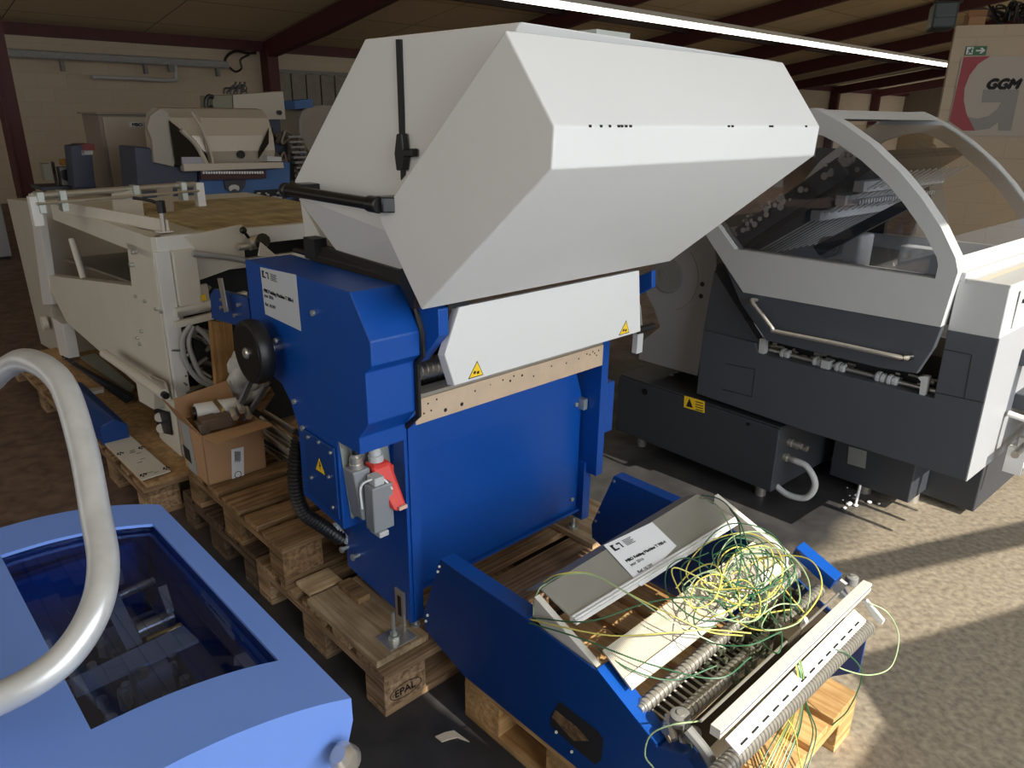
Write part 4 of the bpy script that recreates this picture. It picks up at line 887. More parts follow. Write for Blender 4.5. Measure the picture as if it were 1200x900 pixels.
l2 = Bx.part('side_label', MB().slab([U('a', ca-.001, *p) for p in ((210, 489), (221, 499), (232, 558), (222, 549))], (-.0006, 0, 0)), mat('faded_label', (150, 152, 150), .6), body_)
Bx.part('print', MB().slab([U('a', ca-.002, *p) for p in ((214, 520), (222, 528), (225, 544), (217, 536))], (-.0004, 0, 0)), ink, l2)
# contents
def thing1(name, label, cat, mb, m, base, **k): return single(name, mb, m, label, cat, base, M, **k)
t = Thing('film_roll', 'white plastic film roll sticking out of the cardboard box', 'roll', (.1, 1.3, .5))
a_, b_ = U('b', 1.30, 229, 484), U('b', 1.28, 277, 476)
t.part('roll', MB().cyl(a_, b_, .036, 28), white, bevel=.002); t.part('core', MB().cyl(a_-(b_-a_).normalized()*.012, a_, .026, 20), blackp)
t = Thing('steel_clamps', 'pair of grey metal bar clamps with round bolts sticking up out of the cardboard box', 'clamps', (.2, 1.22, .5))
for (x0_, y0_, x1_, y1_) in ((275, 490, 294, 446), (288, 492, 314, 448)):
    p, r = U('b', 1.2, x0_, y0_), U('b', 1.16, x1_, y1_); d_ = (r-p); t.part('bar', MB().loft([p+V3((-.012, -.008, 0)), p+V3((.012, -.008, 0)), p+V3((.012, .01, 0)), p+V3((-.012, .01, 0))], [r+V3((-.012, -.008, 0)), r+V3((.012, -.008, 0)), r+V3((.012, .01, 0)), r+V3((-.012, .01, 0))]), mat('clamp_grey', (110, 114, 120), .4, .5), bevel=.002)
for x, y in ((276, 490), (292, 489), (312, 450), (284, 482)):
    q = U('b', 1.15, x, y); t.part('round_bolt', MB().cyl(q, q+V3((.01, .05, .02)), .012, 14), steel)
thing1('wood_offcut', 'small brown wood offcut between the clamps in the cardboard box', 'wood', MB().slab([U('b', 1.19, *p) for p in ((300, 478), (318, 454), (322, 462), (307, 484))], (0, .03, 0)), w_bx, U('b', 1.19, 308, 470))
t = Thing('brown_blocks', 'brown leather-coloured machine blocks lying on top inside the cardboard box', 'blocks', (.1, 1.2, .49))
for x, y, s_ in ((262, 492, .03), (246, 495, .034), (238, 501, .022)):
    q = U('b', 1.2, x, y); t.part('block', MB().box(q.x-s_, q.x+s_, 1.18, 1.24, q.z-.03, q.z+.02), mat('brown_plastic', (96, 78, 64), .5), bevel=.006)
q = U('b', 1.17, 255, 473); thing1('brass_bracket', 'small shiny brass bracket lying on the white film roll', 'bracket', MB().slab([U('b', 1.2, *p) for p in ((249, 470), (253, 467), (264, 480), (260, 484))], (0, .01, 0)), mat('brass', (220, 190, 130), .25, .9), q)
# upright board behind the box, bag, rods
t = Thing('upright_board', 'plain wooden board standing upright behind the cardboard box', 'board', (.33, 1.5, .29))
t.part('board', MB().slab([U('b', 1.5, *p) for p in ((247, 377), (272, 380), (279, 462), (254, 458))], (0, .03, 0)).box(*[v for c_ in zip(U('b', 1.5, 255, 458), U('b', 1.53, 278, 462)) for v in c_]), w_z, bevel=.002)
t.part('lower_end', MB().box(U('b', 1.5, 255, 458).x, U('b', 1.5, 278, 462).x, 1.5, 1.53, .02, U('b', 1.5, 266, 461).z), w_z)
mb = MB(); rr = random.Random(6); q = U('b', 1.42, 288, 432)
for i in range(14):
    p = q+V3((rr.uniform(-.04, .05), rr.uniform(-.03, .03), rr.uniform(-.16, .05))); mb.ball(p, rr.uniform(.03, .05), 7, 5, (1, .7, 1.3))
thing1('plastic_bag', 'crumpled white plastic bag behind the black handwheel', 'bag', mb, mat('cloudy_plastic', (190, 192, 190), .35, noise=.2, scale=30), q-V3((0, 0, .2)))
rr = random.Random(21)
for i in range(16):
    x0_, y0_ = 302+rr.uniform(0, 14), 478+i*3.6; x1_, y1_ = x0_+34+rr.uniform(0, 10), y0_+24+rr.uniform(-4, 4)
    p, r = U('a', .30+.012*(i % 4), x0_, y0_), U('a', .32+.012*(i % 4), x1_, y1_)
    thing1('metal_rod', 'one of the thin metal rods piled on the brown pallet behind the blue machine', 'rod', MB().cyl(p, r, .006+.003*(i % 3), 8), [steel, mat('oily_steel', (120, 118, 112), .4, .6), dark, cream][i % 4], p, group='metal rods piled beside the cardboard box')
# ================================================================== UNIT WITH BLUE SIDE PLATES
N = Thing('delivery_unit', 'detached machine unit with blue side plates, ridged rollers and tangled wires on a pallet', 'machine unit', (.55, -.4, .147))
prof_ = [(-.056, .484), (.03, .257), (.024, .205), (-.153, .150), (-.85, .150), (-.93, .22), (-.93, .33), (-.80, .375), (-.62, .468), (-.40, .480)]
pl_ = N.part('side_plate', MB().prism('a', .166, .172, prof_), blued, bevel=.001)
N.part('top_flange', MB().box(.166, .215, -.40, -.056, .478, .484), blue, pl_, .002)
N.part('top_flange', MB().loft([(.166, -.62, .466), (.215, -.62, .466), (.215, -.62, .474), (.166, -.62, .474)], [(.166, -.79, .378), (.215, -.79, .378), (.215, -.79, .386), (.166, -.79, .386)]), blue, pl_)
N.part('front_lug', MB().prism('a', .166, .20, [(-.79, .378), (-.93, .33), (-.93, .37), (-.86, .41)]), blued, pl_)
cu = N.part('cutout', MB().slab([U('a', .1655, *p) for p in ((646, 838), (656, 822), (700, 856), (707, 866), (705, 890), (698, 896), (672, 875), (645, 850))], (-.0008, 0, 0)), dark, pl_)
N.part('cutout_board', MB().slab([U('a', .1645, *p) for p in ((647, 840), (651, 832), (676, 852), (690, 868), (672, 868))], (-.0006, 0, 0)), w_bx, cu)
for x, y in ((515, 664), (513, 670), (501, 721), (499, 728), (670, 881), (652, 858)): N.part('rivet', MB().cyl(U('a', .166, x, y), U('a', .162, x, y), .004, 8), zinc, pl_)
pr_ = N.part('side_plate', MB().prism('a', .915, .921, prof_), blued, bevel=.001)
N.part('top_flange', MB().box(.915, .96, -.40, -.056, .478, .484), blue, pr_, .002)
for b_, z_ in ((-.06, .465), (.0, .32), (.01, .28), (-.3, .4)): N.part('rivet', MB().cyl((.915, b_, z_), (.911, b_, z_), .005, 8), zinc, pr_)
N.part('end_block', MB().slab([U('a', .93, *p_) for p_ in ((933, 641), (979, 680), (972, 691), (928, 650))], (.045, 0, 0)), blue, pr_, .002)
q = U('a', .929, 935, 649); N.part('plug_hole', MB().cyl(q, q-V3((.003, 0, 0)), .009, 14), ink, pr_)
# light rails inside the plates
for a0_, p_, q_ in ((.175, (633, 708), (701, 784)), (.89, (844, 587), (922, 650))):
    p, r = U('a', a0_, *p_), U('a', a0_, *q_); N.part('slant_rail', MB().slab([p+V3((0, .02, .01)), r, r-V3((0, 0, .05)), p-V3((0, -.02, .05))], (.018, 0, 0)), cream, bevel=.001)
def span(x0_, y0_, x1_, y1_, a0_=.19, a1_=.90): return U('a', a0_, x0_, y0_), U('a', a1_, x1_, y1_)
# upper tray with notice
tl, tr = span(634, 690, 817, 579, .2, .88); bl, br_ = span(668, 722, 859, 606, .2, .88)
tray = N.part('upper_tray', MB().slab([tl, tr, br_, bl], (0, 0, -.004)), mat('grey_tray_sheet', (150, 148, 138), .45, .3, noise=.06, scale=6), bevel=.0)
up_ = (tl-bl).normalized()
N.part('ribbed_lip', MB().slab([bl, br_, br_-up_*.022+V3((0, 0, .004)), bl-up_*.022+V3((0, 0, .004))], (0, 0, -.012)).slab([bl-up_*.006, br_-up_*.006, br_-up_*.009, bl-up_*.009], (0, 0, .006)).slab([bl-up_*.014, br_-up_*.014, br_-up_*.017, bl-up_*.017], (0, 0, .006)), white, tray)
N.part('rear_bend', MB().slab([tl, tr, tr+V3((0, .05, -.03)), tl+V3((0, .05, -.03))], (0, 0, -.003)), mgrey, tray)
# paper notice
def onplane(x, y, P, Q, R, lift=0.):
    n_ = (Q-P).cross(R-P).normalized(); c_ = M.i @ V3((0, 0, CH)); d_ = M.i.to_3x3() @ (RX*((x-600)/FPX)+DN*((y-450)/FPX)+FW)
    t_ = (P-c_).dot(n_)/d_.dot(n_); s_ = 1 if n_.z > 0 else -1
    return c_+d_*t_+n_*s_*lift
pn = [onplane(x, y, tl, tr, bl, .003) for x, y in ((707, 640), (764, 613), (805, 653), (751, 688))]
nt_ = N.part('paper_notice', MB().slab(pn, (0, 0, .0006)), paper, tray)
Xn = (pn[2]-pn[3]).normalized(); Yn = (pn[0]-pn[3]); Yn = (Yn-Xn*Yn.dot(Xn)).normalized()
def notice2():
    X_ = (pn[1]-pn[0]).normalized(); Y_ = (pn[0]-pn[3]); Y_ = (Y_-X_*Y_.dot(X_)).normalized(); s_ = (pn[1]-pn[0]).length*1.0
    org = pn[3]+(pn[0]-pn[3])*.0+V3((0, 0, .0012)) ; hh_ = (pn[0]-pn[3]).length
    org = pn[0]-Y_*hh_+V3((0, 0, .0008))
    notice(N, nt_, org, X_, Y_, s_*.98, hh_)
notice2()
# lower perforated sheet
perf = bpy.data.materials.new('perforated_sheet'); perf.use_nodes = True
_nt = perf.node_tree; _b = _nt.nodes['Principled BSDF']; _b.inputs['Roughness'].default_value = .45
_tc = _nt.nodes.new('ShaderNodeTexCoord'); _w = _nt.nodes.new('ShaderNodeTexWave'); _w.inputs['Scale'].default_value = 70; _w.bands_direction = 'X'
_nt.links.new(_tc.outputs['Object'], _w.inputs['Vector']); _r = _nt.nodes.new('ShaderNodeValToRGB'); _r.color_ramp.elements[0].color = lin((140, 132, 116)); _r.color_ramp.elements[1].color = lin((196, 190, 174))
_nt.links.new(_w.outputs['Fac'], _r.inputs['Fac']); _nt.links.new(_r.outputs['Color'], _b.inputs['Base Color'])
s1_, s2_ = span(706, 762, 886, 632); s3_, s4_ = span(740, 808, 925, 664)
N.part('perforated_sheet', MB().slab([s1_, s2_, s4_, s3_], (0, 0, -.004)), perf)
dv = (s3_-s1_).normalized(); N.part('sheet_lip', MB().slab([s3_-dv*.025, s4_-dv*.025, s4_, s3_], (0, 0, .003)), cream)
# rollers
def roller(x0_, y0_, x1_, y1_, r_, n_=46):
    p, r = span(x0_, y0_, x1_, y1_); pr = [(0, r_*.6), (.01, r_*.6)]
    for i in range(n_):
        t_ = .012+.976*i/n_; w_ = .976/n_; pr += [(t_, r_*.80), (t_+w_*.3, r_*.80), (t_+w_*.35, r_), (t_+w_*.9, r_), (t_+w_*.95, r_*.8)]
    pr += [(.99, r_*.6), (1, r_*.6)]
    return N.part('ridged_roller', MB().lathe(p, r, pr, 18), steel)
roller(749, 832, 934, 669, .017); roller(779, 857, 962, 690, .017); 
p, r = U('a', .2, 856, 893), U('a', .94, 1018, 733)
pr2 = [(0, .013), (.01, .013)]
for i in range(60): t_ = .012+.976*i/60; w_ = .976/60; pr2 += [(t_, .016), (t_+w_*.3, .016), (t_+w_*.35, .02), (t_+w_*.9, .02), (t_+w_*.95, .016)]
p = p+(p-r)*.12
RC = N.part('ridged_roller', MB().lathe(p, r, pr2+[(1, .013)], 18), steel)
N.part('roller_arm', MB().slab([U('a', .95, *q_) for q_ in ((1010, 704), (1015, 703), (1036, 728), (1033, 733), (1022, 724))], (.01, 0, 0)), white, RC, .002)
N.part('roller_arm', MB().tube([U('a', .185, 806, 855), U('a', .185, 826, 880), U('a', .185, 840, 905)], .012, 8), mgrey, RC)
# comb between rollers and plates beneath
p0_, p1_ = span(763, 842, 900, 715, .22, .75)
mb = MB()
for i in range(26):
    c_ = p0_.lerp(p1_, i/25); mb.slab([c_+V3((0, .02, .0)), c_+V3((.006, .02, 0)), c_+V3((.006, -.035, -.004)), c_+V3((0, -.035, -.004))], (0, 0, -.003))
N.part('comb', mb, cream)
u0, u1 = span(762, 838, 948, 672); v0, v1 = span(793, 868, 965, 700)
N.part('centre_plate', MB().slab([u0-V3((0, .035, .018)), u1-V3((0, .035, .018)), v1-V3((0, -.015, .018)), v0-V3((0, -.015, .018))], (0, 0, -.004)), mat('tan_plate', (176, 160, 136), .45, .3))
N.part('sump', MB().slab([u0-V3((0, -.06, .06)), u1-V3((0, -.06, .06)), v1-V3((0, .10, .07)), v0-V3((0, .10, .07))], (0, 0, -.004)), mat('dark_bronze', (70, 60, 48), .5, .3))
N.part('lower_plate', MB().slab([v0-V3((0, .045, .03)), v1-V3((0, .045, .03)), v1-V3((0, .085, .035)), v0-V3((0, .085, .035))], (0, 0, -.004)), mat('tan_plate', (176, 160, 136), .45, .3))
# cream beam
p, r = U('a', .2, 838, 858), U('a', .96, 1016, 686)
def bar2(p, r, y0_, y1_, z0_, z1_):
    c4 = lambda q: [q+V3((0, y1_, z1_)), q+V3((0, y0_, z1_)), q+V3((0, y0_, z0_)), q+V3((0, y1_, z0_))]
    return MB().loft(c4(p), c4(r))
bmx = N.part('cream_beam', bar2(p, r, -.012, .012, -.012, .012), cream, bevel=.001)
N.part('thin_rod', MB().cyl(p+V3((.0, .034, .004)), r+V3((-.1, .034, .004)), .0035, 8), steel, bmx)
N.part('groove', bar2(p, r, -.0128, -.012, .002, .004), ink, bmx)
e0_, e1_, e2_, e3_ = U('a', .2, 850, 866), U('a', .92, 1001, 714), U('a', .92, 1015, 727), U('a', .2, 866, 884)
N.part('reed', MB().slab([e0_, e1_, e2_, e3_], (0, 0, -.004)), white)
for i in range(14):
    f0, f1 = .03+i*.068, .07+i*.068; L0_, L1_ = e0_.lerp(e3_, .72), e1_.lerp(e2_, .72); A0, A1 = L0_.lerp(L1_, f0)+V3((0, 0, .0012)), L0_.lerp(L1_, f1)+V3((0, 0, .0012)); dd = (e3_-e0_).normalized()*.0035
    N.part('dash_mark', MB().slab([A0, A1, A1+dd, A0+dd], (0, 0, .0006)), ink)
# pulleys, motor bracket, small parts
for q_, r_ in ((U('a', .21, 797, 842), .022), (U('a', .22, 812, 862), .017), (U('a', 1.0, 998, 680), .017)):
    w_ = N.part('pulley', MB().lathe(q_+V3((0, 0, -.012)), q_+V3((0, 0, .014)), [(0, r_*.8), (.1, r_), (.9, r_), (1, r_*.8)], 24), mgrey); N.part('washer', MB().cyl(q_+V3((0, 0, .014)), q_+V3((0, 0, .017)), r_*.4, 12), steel, w_)
    N.part('pin', MB().cyl(q_+V3((0, .03, -.01)), q_+V3((-.03, -.01, -.03)), .008, 8), steel, w_)
N.part('end_clip', MB().slab([U('a', .94, *q_) for q_ in ((975, 690), (984, 680), (992, 686), (985, 694), (992, 700), (984, 702))], (.012, 0, 0)), plastl)
q = U('z', .47, 925, 742)
N.part('switch_bracket', MB().box(q.x-.035, q.x+.03, q.y-.015, q.y+.02, q.z-.05, q.z+.01).box(q.x+.03, q.x+.05, q.y-.01, q.y+.01, q.z-.02, q.z+.025), mat('bronze_bracket', (92, 82, 66), .4, .6), bevel=.002)
N.part('roller_knob', MB().cyl(q+V3((.06, 0, .0)), q+V3((.075, 0, .0)), .012, 12), plastl)
mb = MB(); rr = random.Random(31)
for i in range(70):
    f_ = rr.gauss(.55, .14); c_ = u0.lerp(v0, .5).lerp(u1.lerp(v1, .5), f_)+V3((rr.uniform(-.02, .02), rr.uniform(-.05, .04), rr.uniform(-.02, .012))); mb.box(c_.x, c_.x+.012, c_.y, c_.y+.008, c_.z, c_.z+rr.uniform(.008, .022)); N.part('valve_terminal', mb, mat('terminal_olive', (70, 74, 58), .5)); mb = MB()
# wires
rr = random.Random(77)
cen = U('z', .49, 880, 712)
def wire(pts, i): N.part('wire', MB().tube(pts, .0018, 6, 8), ywire if i % 4 == 0 else green if i % 4 in (1, 2) else mat('pale_green_wire', (150, 172, 128), .4))
for i in range(21):
    st = cen+V3((rr.uniform(-.08, .14), rr.uniform(-.10, .02), -.02)); R_ = rr.uniform(.05, .13); ph = rr.uniform(0, 6.28); c_ = cen+V3((rr.uniform(-.12, .12), rr.uniform(-.03, .12), rr.uniform(.0, .04)))
    k_ = rr.randint(5, 9); til = rr.uniform(-.5, .5)
    pts = [st] + [c_+V3((R_*math.cos(ph+j*.9), R_*.9*math.sin(ph+j*.9), .03+.03*math.sin(j*1.3+ph)+R_*til*math.cos(ph+j*.9)*.6)) for j in range(k_)]
    wire(pts, i)
zz = lambda x, y, z: U('z', z, x, y)
sets = [
 [zz(622, 726, .50), zz(660, 735, .52), zz(720, 745, .53), zz(790, 741, .54), zz(830, 738, .53), zz(880, 742, .50)],
 [zz(620, 730, .50), zz(680, 748, .52), zz(760, 778, .50), zz(840, 795, .49), zz(880, 770, .49)],
 [zz(624, 724, .50), zz(690, 728, .55), zz(760, 706, .56), zz(820, 700, .55), zz(870, 712, .52)],
 [zz(637, 682, .56), zz(655, 673, .60), zz(690, 672, .61), zz(730, 692, .60), zz(775, 715, .57), zz(830, 740, .53), zz(870, 745, .49)],
 [zz(640, 684, .56), zz(660, 674, .61), zz(695, 674, .62), zz(740, 698, .60), zz(790, 730, .55), zz(850, 760, .50)],
 [zz(625, 722, .5), zz(626, 705, .53), zz(632, 690, .57), zz(640, 684, .56)],
 [zz(818, 582, .56), zz(840, 592, .58), zz(856, 620, .58), zz(870, 660, .56), zz(885, 700, .52)],
 [zz(822, 580, .56), zz(845, 586, .6), zz(866, 610, .6), zz(880, 650, .56), zz(900, 700, .52)],
 [zz(855, 596, .56), zz(866, 615, .6), zz(868, 660, .58), zz(860, 700, .54)],
 [zz(830, 648, .50), zz(800, 662, .55), zz(802, 690, .55), zz(815, 698, .52)],
 [zz(700, 760, .5), zz(740, 785, .48), zz(790, 797, .46), zz(840, 780, .48)],
 [zz(950, 757, .40), zz(990, 765, .40), zz(1010, 790, .30), zz(995, 830, .2), zz(975, 850, .15)],
 [zz(1018, 706, .42), zz(1040, 718, .40), zz(1053, 745, .34), zz(1045, 780, .30), zz(1020, 791, .30), zz(990, 785, .34), zz(975, 776, .38)],
 [zz(878, 640, .50), zz(905, 636, .55), zz(920, 650, .54), zz(918, 680, .5), zz(905, 705, .5)],
 [zz(766, 900, .40), zz(756, 885, .42), zz(762, 862, .46), zz(785, 850, .48), zz(820, 845, .46)],
 [zz(805, 852, .45), zz(812, 880, .40), zz(818, 905, .3)],
 [zz(887, 817, .40), zz(912, 830, .42), zz(930, 855, .36), zz(935, 880, .3), zz(940, 905, .2)],
 [zz(850, 850, .42), zz(880, 865, .40), zz(895, 890, .33), zz(900, 910, .2)]]
for i, s_ in enumerate(sets): wire(s_, [0, 1, 1, 0, 3, 3, 3, 2, 1, 2, 1, 1, 3, 2, 3, 3, 0, 0][i])
for i in range(12):
    x = 925+rr.uniform(-4, 4); o_ = rr.uniform(-14, 22); wire([zz(x, 760, .43), zz(x+10, 775, .46), zz(x+14+o_*.2, 800, .42), zz(x+10+o_*.7, 830, .32), zz(x+o_*1.6, 860, .22), zz(x-20+o_*2, 905, .155)], i)
# ================================================================== LIGHT BLUE MACHINE IN THE FOREGROUND
Q = Thing('light_blue_machine', 'light blue machine cover with dark glass window in the lower left corner', 'machine', (-.9, -.3, 0))
def za(a_): return .905-.75*max(0., a_+.75)**2 - .10*max(0, a_+.60)**2
xs_ = [-1.55, -1.3, -1.0, -.82] + [-.75+.03*i for i in range(10)]; xs_[-1] = -.482
b0c, b1c = -.69, .06
wa0, wa1, wb0, wb1 = -.778, -.53, -.57, -.045
th = .006
def patch(aa, bb):
    mb = MB()
    for i in range(len(aa)-1):
        for j in range(len(bb)-1):
            x0_, x1_, y0_, y1_ = aa[i], aa[i+1], bb[j], bb[j+1]
            mb._add([(x0_, y0_, za(x0_)), (x1_, y0_, za(x1_)), (x1_, y1_, za(x1_)), (x0_, y1_, za(x0_)), (x0_, y0_, za(x0_)-th), (x1_, y0_, za(x1_)-th), (x1_, y1_, za(x1_)-th), (x0_, y1_, za(x0_)-th)],
                    [(0, 1, 2, 3), (7, 6, 5, 4), (0, 4, 5, 1), (1, 5, 6, 2), (2, 6, 7, 3), (3, 7, 4, 0)])
    return mb
lsp = lambda a_, b_, n_: [a_+(b_-a_)*i/n_ for i in range(n_+1)]
full = lsp(-1.5, wa0, 4) + lsp(wa0, wa1, 10)[1:] + lsp(wa1, -.482, 3)[1:]
mb = patch(full, [b0c, wb0]); m2 = patch(full, [wb1, b1c]); m3 = patch(lsp(-1.5, wa0, 4), [wb0, wb1]); m4 = patch(lsp(wa1, -.482, 3), [wb0, wb1])
for m_ in (m2, m3, m4): mb._add(m_.v, m_.f)
tp = Q.part('top_cover', mb, lblue)
win = patch(lsp(wa0-.005, wa1+.005, 10), [wb0-.005, wb1+.005]); win.v = [(x, y, z-.007) for x, y, z in win.v]
Q.part('window_pane', win, glass('smoked_window', (222, 228, 242), .22), tp)
body_o = [(a_, za(a_)-.006) for a_ in full]
Q.part('front_skirt', MB().prism('b', b0c, b0c+.012, body_o+[(-.482, .81), (-.50, .745), (-.56, .10), (-1.5, .10)]), lblue)
Q.part('side_skirt', MB().loft([(-.49, b0c+.012, .845), (-.482, b0c+.012, .845), (-.482, b0c+.012, .80), (-.53, b0c+.012, .65), (-.54, b0c+.012, .10), (-.55, b0c+.012, .10), (-.54, b0c+.012, .65), (-.49, b0c+.012, .80)], [(-.49, b1c, .845), (-.482, b1c, .845), (-.482, b1c, .80), (-.53, b1c, .65), (-.54, b1c, .10), (-.55, b1c, .10), (-.54, b1c, .65), (-.49, b1c, .80)]), lblue)
Q.part('rear_skirt', MB().prism('b', b1c-.012, b1c, body_o+[(-.5, .745), (-.56, .1), (-1.5, .1)]), blued)
Q.part('plinth', MB().box(-1.5, -.58, b0c+.03, b1c-.03, 0, .5), anthd)
inn = Q.part('inner_tray', MB().box(-1.45, -.56, b0c+.02, b1c-.02, .60, .62), mat('navy_tray', (44, 60, 90), .5))
Q.part('inner_wall', MB().loft([(-.51, b0c+.02, .84), (-.50, b0c+.02, .84), (-.54, b0c+.02, .62), (-.55, b0c+.02, .62)], [(-.51, b1c-.02, .84), (-.5, b1c-.02, .84), (-.54, b1c-.02, .62), (-.55, b1c-.02, .62)]), blue, inn)
Q.part('inner_wall', MB().box(-1.2, -.56, b1c-.06, b1c-.04, .62, .82), blue, inn)
ig = mat('inner_grey', (150, 160, 176), .5)
def zq(z_, pts, dz=.006): return MB().slab([U('z', z_, *p_) for p_ in pts], (0, 0, dz))
Q.part('cross_plate', zq(.80, ((82, 800), (215, 736), (233, 753), (90, 818))), ig, inn)
Q.part('long_plate', zq(.79, ((119, 705), (138, 695), (168, 757), (150, 766))), ig, inn)
Q.part('roller', MB().cyl(U('z', .77, 160, 741), U('z', .77, 202, 722), .014, 16), steel, inn)
Q.part('roller', MB().cyl(U('z', .77, 136, 700), U('z', .77, 180, 680), .008, 12), steel, inn)
Q.part('roller', MB().cyl(U('z', .77, 172, 751), U('z', .77, 212, 733), .007, 12), mat('brass', (220, 190, 130), .25, .9), inn)
Q.part('angle_block', MB().box(*[v for c_ in zip(U('z', .74, 165, 830), U('z', .74, 180, 800)+V3((.02, 0, .05))) for v in c_]), ig, inn)
Q.part('pale_strip', zq(.74, ((178, 792), (194, 786), (208, 820), (194, 826))), ig, inn)
Q.part('bracket', zq(.80, ((186, 694), (196, 690), (204, 716), (196, 720)), .01), plastl, inn)
for x_, y_ in ((113, 723), (118, 757), (109, 786), (170, 792)): Q.part('hex_bolt', MB().cyl(U('z', .80, x_, y_), U('z', .80, x_, y_)+V3((0, 0, .014)), .007, 6), steel, inn)
mb = MB(); rr = random.Random(15)
for i in range(60):
    p = V3((rr.uniform(-.9, -.58), rr.uniform(-.62, -.0), .70+rr.uniform(0, .06))); mb.cyl(p, p+V3((0, 0, rr.uniform(.01, .04))), rr.uniform(.003, .010), 8)
for i in range(9):
    p = V3((rr.uniform(-.85, -.65), rr.uniform(-.6, -.05), .68)); mb.box(p.x, p.x+rr.uniform(.02, .09), p.y, p.y+rr.uniform(.01, .04), p.z, p.z+.04)
Q.part('mechanism', mb, mat('dull_mech', (170, 178, 190), .4, .3), inn)
Q.part('castor_knob', MB().lathe(U('b', -.72, 396, 884), U('b', -.72, 412, 892), [(0, .012), (.2, .02), (.8, .02), (1, .016)], 16).cyl(U('b', -.70, 400, 878), U('b', -.72, 402, 892), .012, 12), steel)
# bent aluminium tube, its own guard bar fixed to the far side of the machine
tpts = [(-1.25, .02, .80), (-1.1, .10, .98), (-.86, .14, 1.10), (-.735, .10, 1.16), (-.70, .03, 1.21), (-.676, -.06, 1.242), (-.660, -.18, 1.232), (-.672, -.30, 1.173), (-.693, -.403, 1.11), (-.711, -.48, 1.070), (-.742, -.527, 1.035), (-.79, -.545, 1.0), (-.854, -.536, .979), (-.92, -.5, .96), (-1.02, -.45, .93), (-1.15, -.4, .90), (-1.2, -.38, .875)]
Q.part('guard_tube', MB().tube(tpts, .0195, 20, 10), alu)
# ================================================================== BACKGROUND MACHINES
def UBx(b_): return lambda x, y: U('b', b_, x, y)
# machine with arched grey hood
b5 = 5.0; u5 = UBx(b5)
A = Thing('arched_hood_machine', 'blue folding machine with rounded silver hood behind the cream feeder', 'machine', (1.85, 5.3, 0))
A.part('body', MB().slab([u5(*p) for p in ((232, 192), (340, 190), (341, 262), (240, 262))], (0, .6, 0)).box(1.62, 2.4, 5.0, 5.6, 0, .75), midblue, bevel=.01)
A.part('side_body', MB().slab([u5(*p) for p in ((158, 172), (176, 173), (185, 190), (232, 200), (232, 262), (166, 262))], (0, .4, 0)), navy, bevel=.01)
def arch(xa, xb, b0_, b1_, zc_, rz, rb, n=16, th=.02):
    mb = MB(); 
    for i in range(n):
        t0, t1 = PI*i/n*.95, PI*(i+1)/n*.95
        f0 = lambda t_, r0: ((b0_+b1_)/2-math.cos(t_)*rb*r0, zc_+math.sin(t_)*rz*r0)
        A4 = [(xa,)+f0(t0, 1), (xa,)+f0(t1, 1), (xa,)+f0(t1, .96), (xa,)+f0(t0, .96)]
        mb._add(A4+[(xb,)+p[1:] for p in A4], [(0, 1, 2, 3), (7, 6, 5, 4), (0, 4, 5, 1), (3, 2, 6, 7), (1, 5, 6, 2), (0, 3, 7, 4)], True)
    return mb
silver = mat('silver_grey_hood', (186, 178, 164), .35, .3)
xl, xm, xr_ = u5(172, 150).x+.16, u5(236, 150).x, u5(317, 150).x
zt5 = u5(240, 126).z; zb5 = u5(240, 195).z
prof5 = [(5.0, zb5), (4.95, zb5+.12), (4.96, zt5-.22), (5.02, zt5-.08), (5.12, zt5-.01), (5.22, zt5), (5.4, zt5-.05), (5.5, zt5-.2), (5.5, zb5)]
hd5 = A.part('centre_hood', MB().prism('a', xm, xr_, prof5), silver, bevel=.006)
A.part('left_hood', MB().loft([(xl, b_+.05, z_) for b_, z_ in prof5], [(xm+.04, b_+.02, z_+.0) for b_, z_ in prof5]), silver, bevel=.006)
A.part('end_disc', MB().slab([u5(*p) for p in ((170, 150), (174, 135), (185, 127), (194, 131), (201, 150), (203, 190), (201, 195), (178, 190), (176, 165))], (0, -.05, 0)), mat('warm_silver', (150, 144, 134), .5), bevel=.004)
A.part('side_window', MB().slab([U('b', 4.92, *p) for p in ((198, 141), (212, 152), (243, 181), (246, 196), (206, 194))], (0, .01, 0)), mat('smoked_glass_dark', (30, 28, 26), .1), bevel=0)
A.part('window_frame', MB().tube([U('b', 4.9, 212, 152), U('b', 4.9, 230, 170), U('b', 4.9, 243, 194)], .02, 8), silver)
A.part('side_window', MB().slab([U('b', 4.93, *p) for p in ((315, 150), (315, 168), (303, 186), (303, 178))], (0, .01, 0)), mat('smoked_glass_dark', (30, 28, 26), .1))
A.part('hood_seam', MB().tube([U('b', 4.91, 224, 131), U('b', 4.91, 236, 150), U('b', 4.91, 246, 175), U('b', 4.91, 251, 198)], .012, 8), silver)
A.part('hood_skirt', MB().slab([U('b', 4.88, *p) for p in ((215, 192), (332, 190), (333, 197), (216, 201))], (0, .08, 0)), silver, bevel=.004)
q = U('b', 4.93, 283, 181); A.part('round_port', MB().cyl(q, q+V3((0, .03, 0)), .033, 24), blackp)
mb = MB(); 
for i in range(24):
    q = U('b', 4.9, 238+i*3, 202); mb.box(q.x, q.x+.014, 4.9, 4.95, q.z-.012, q.z+.008)
A.part('button_row', mb, paper); A.part('button_panel', MB().slab([U('b', 4.92, *p) for p in ((235, 200), (312, 199), (312, 209), (236, 211))], (0, .04, 0)), mat('dark_red_panel', (60, 26, 26), .5))
A.part('fan_emblem', MB().slab([U('b', 4.985, *p) for p in ((262, 211), (288, 210), (286, 220), (275, 230), (264, 221))], (0, -.01, 0)), anthd)
mb = MB(); q = U('b', 4.97, 275, 226)
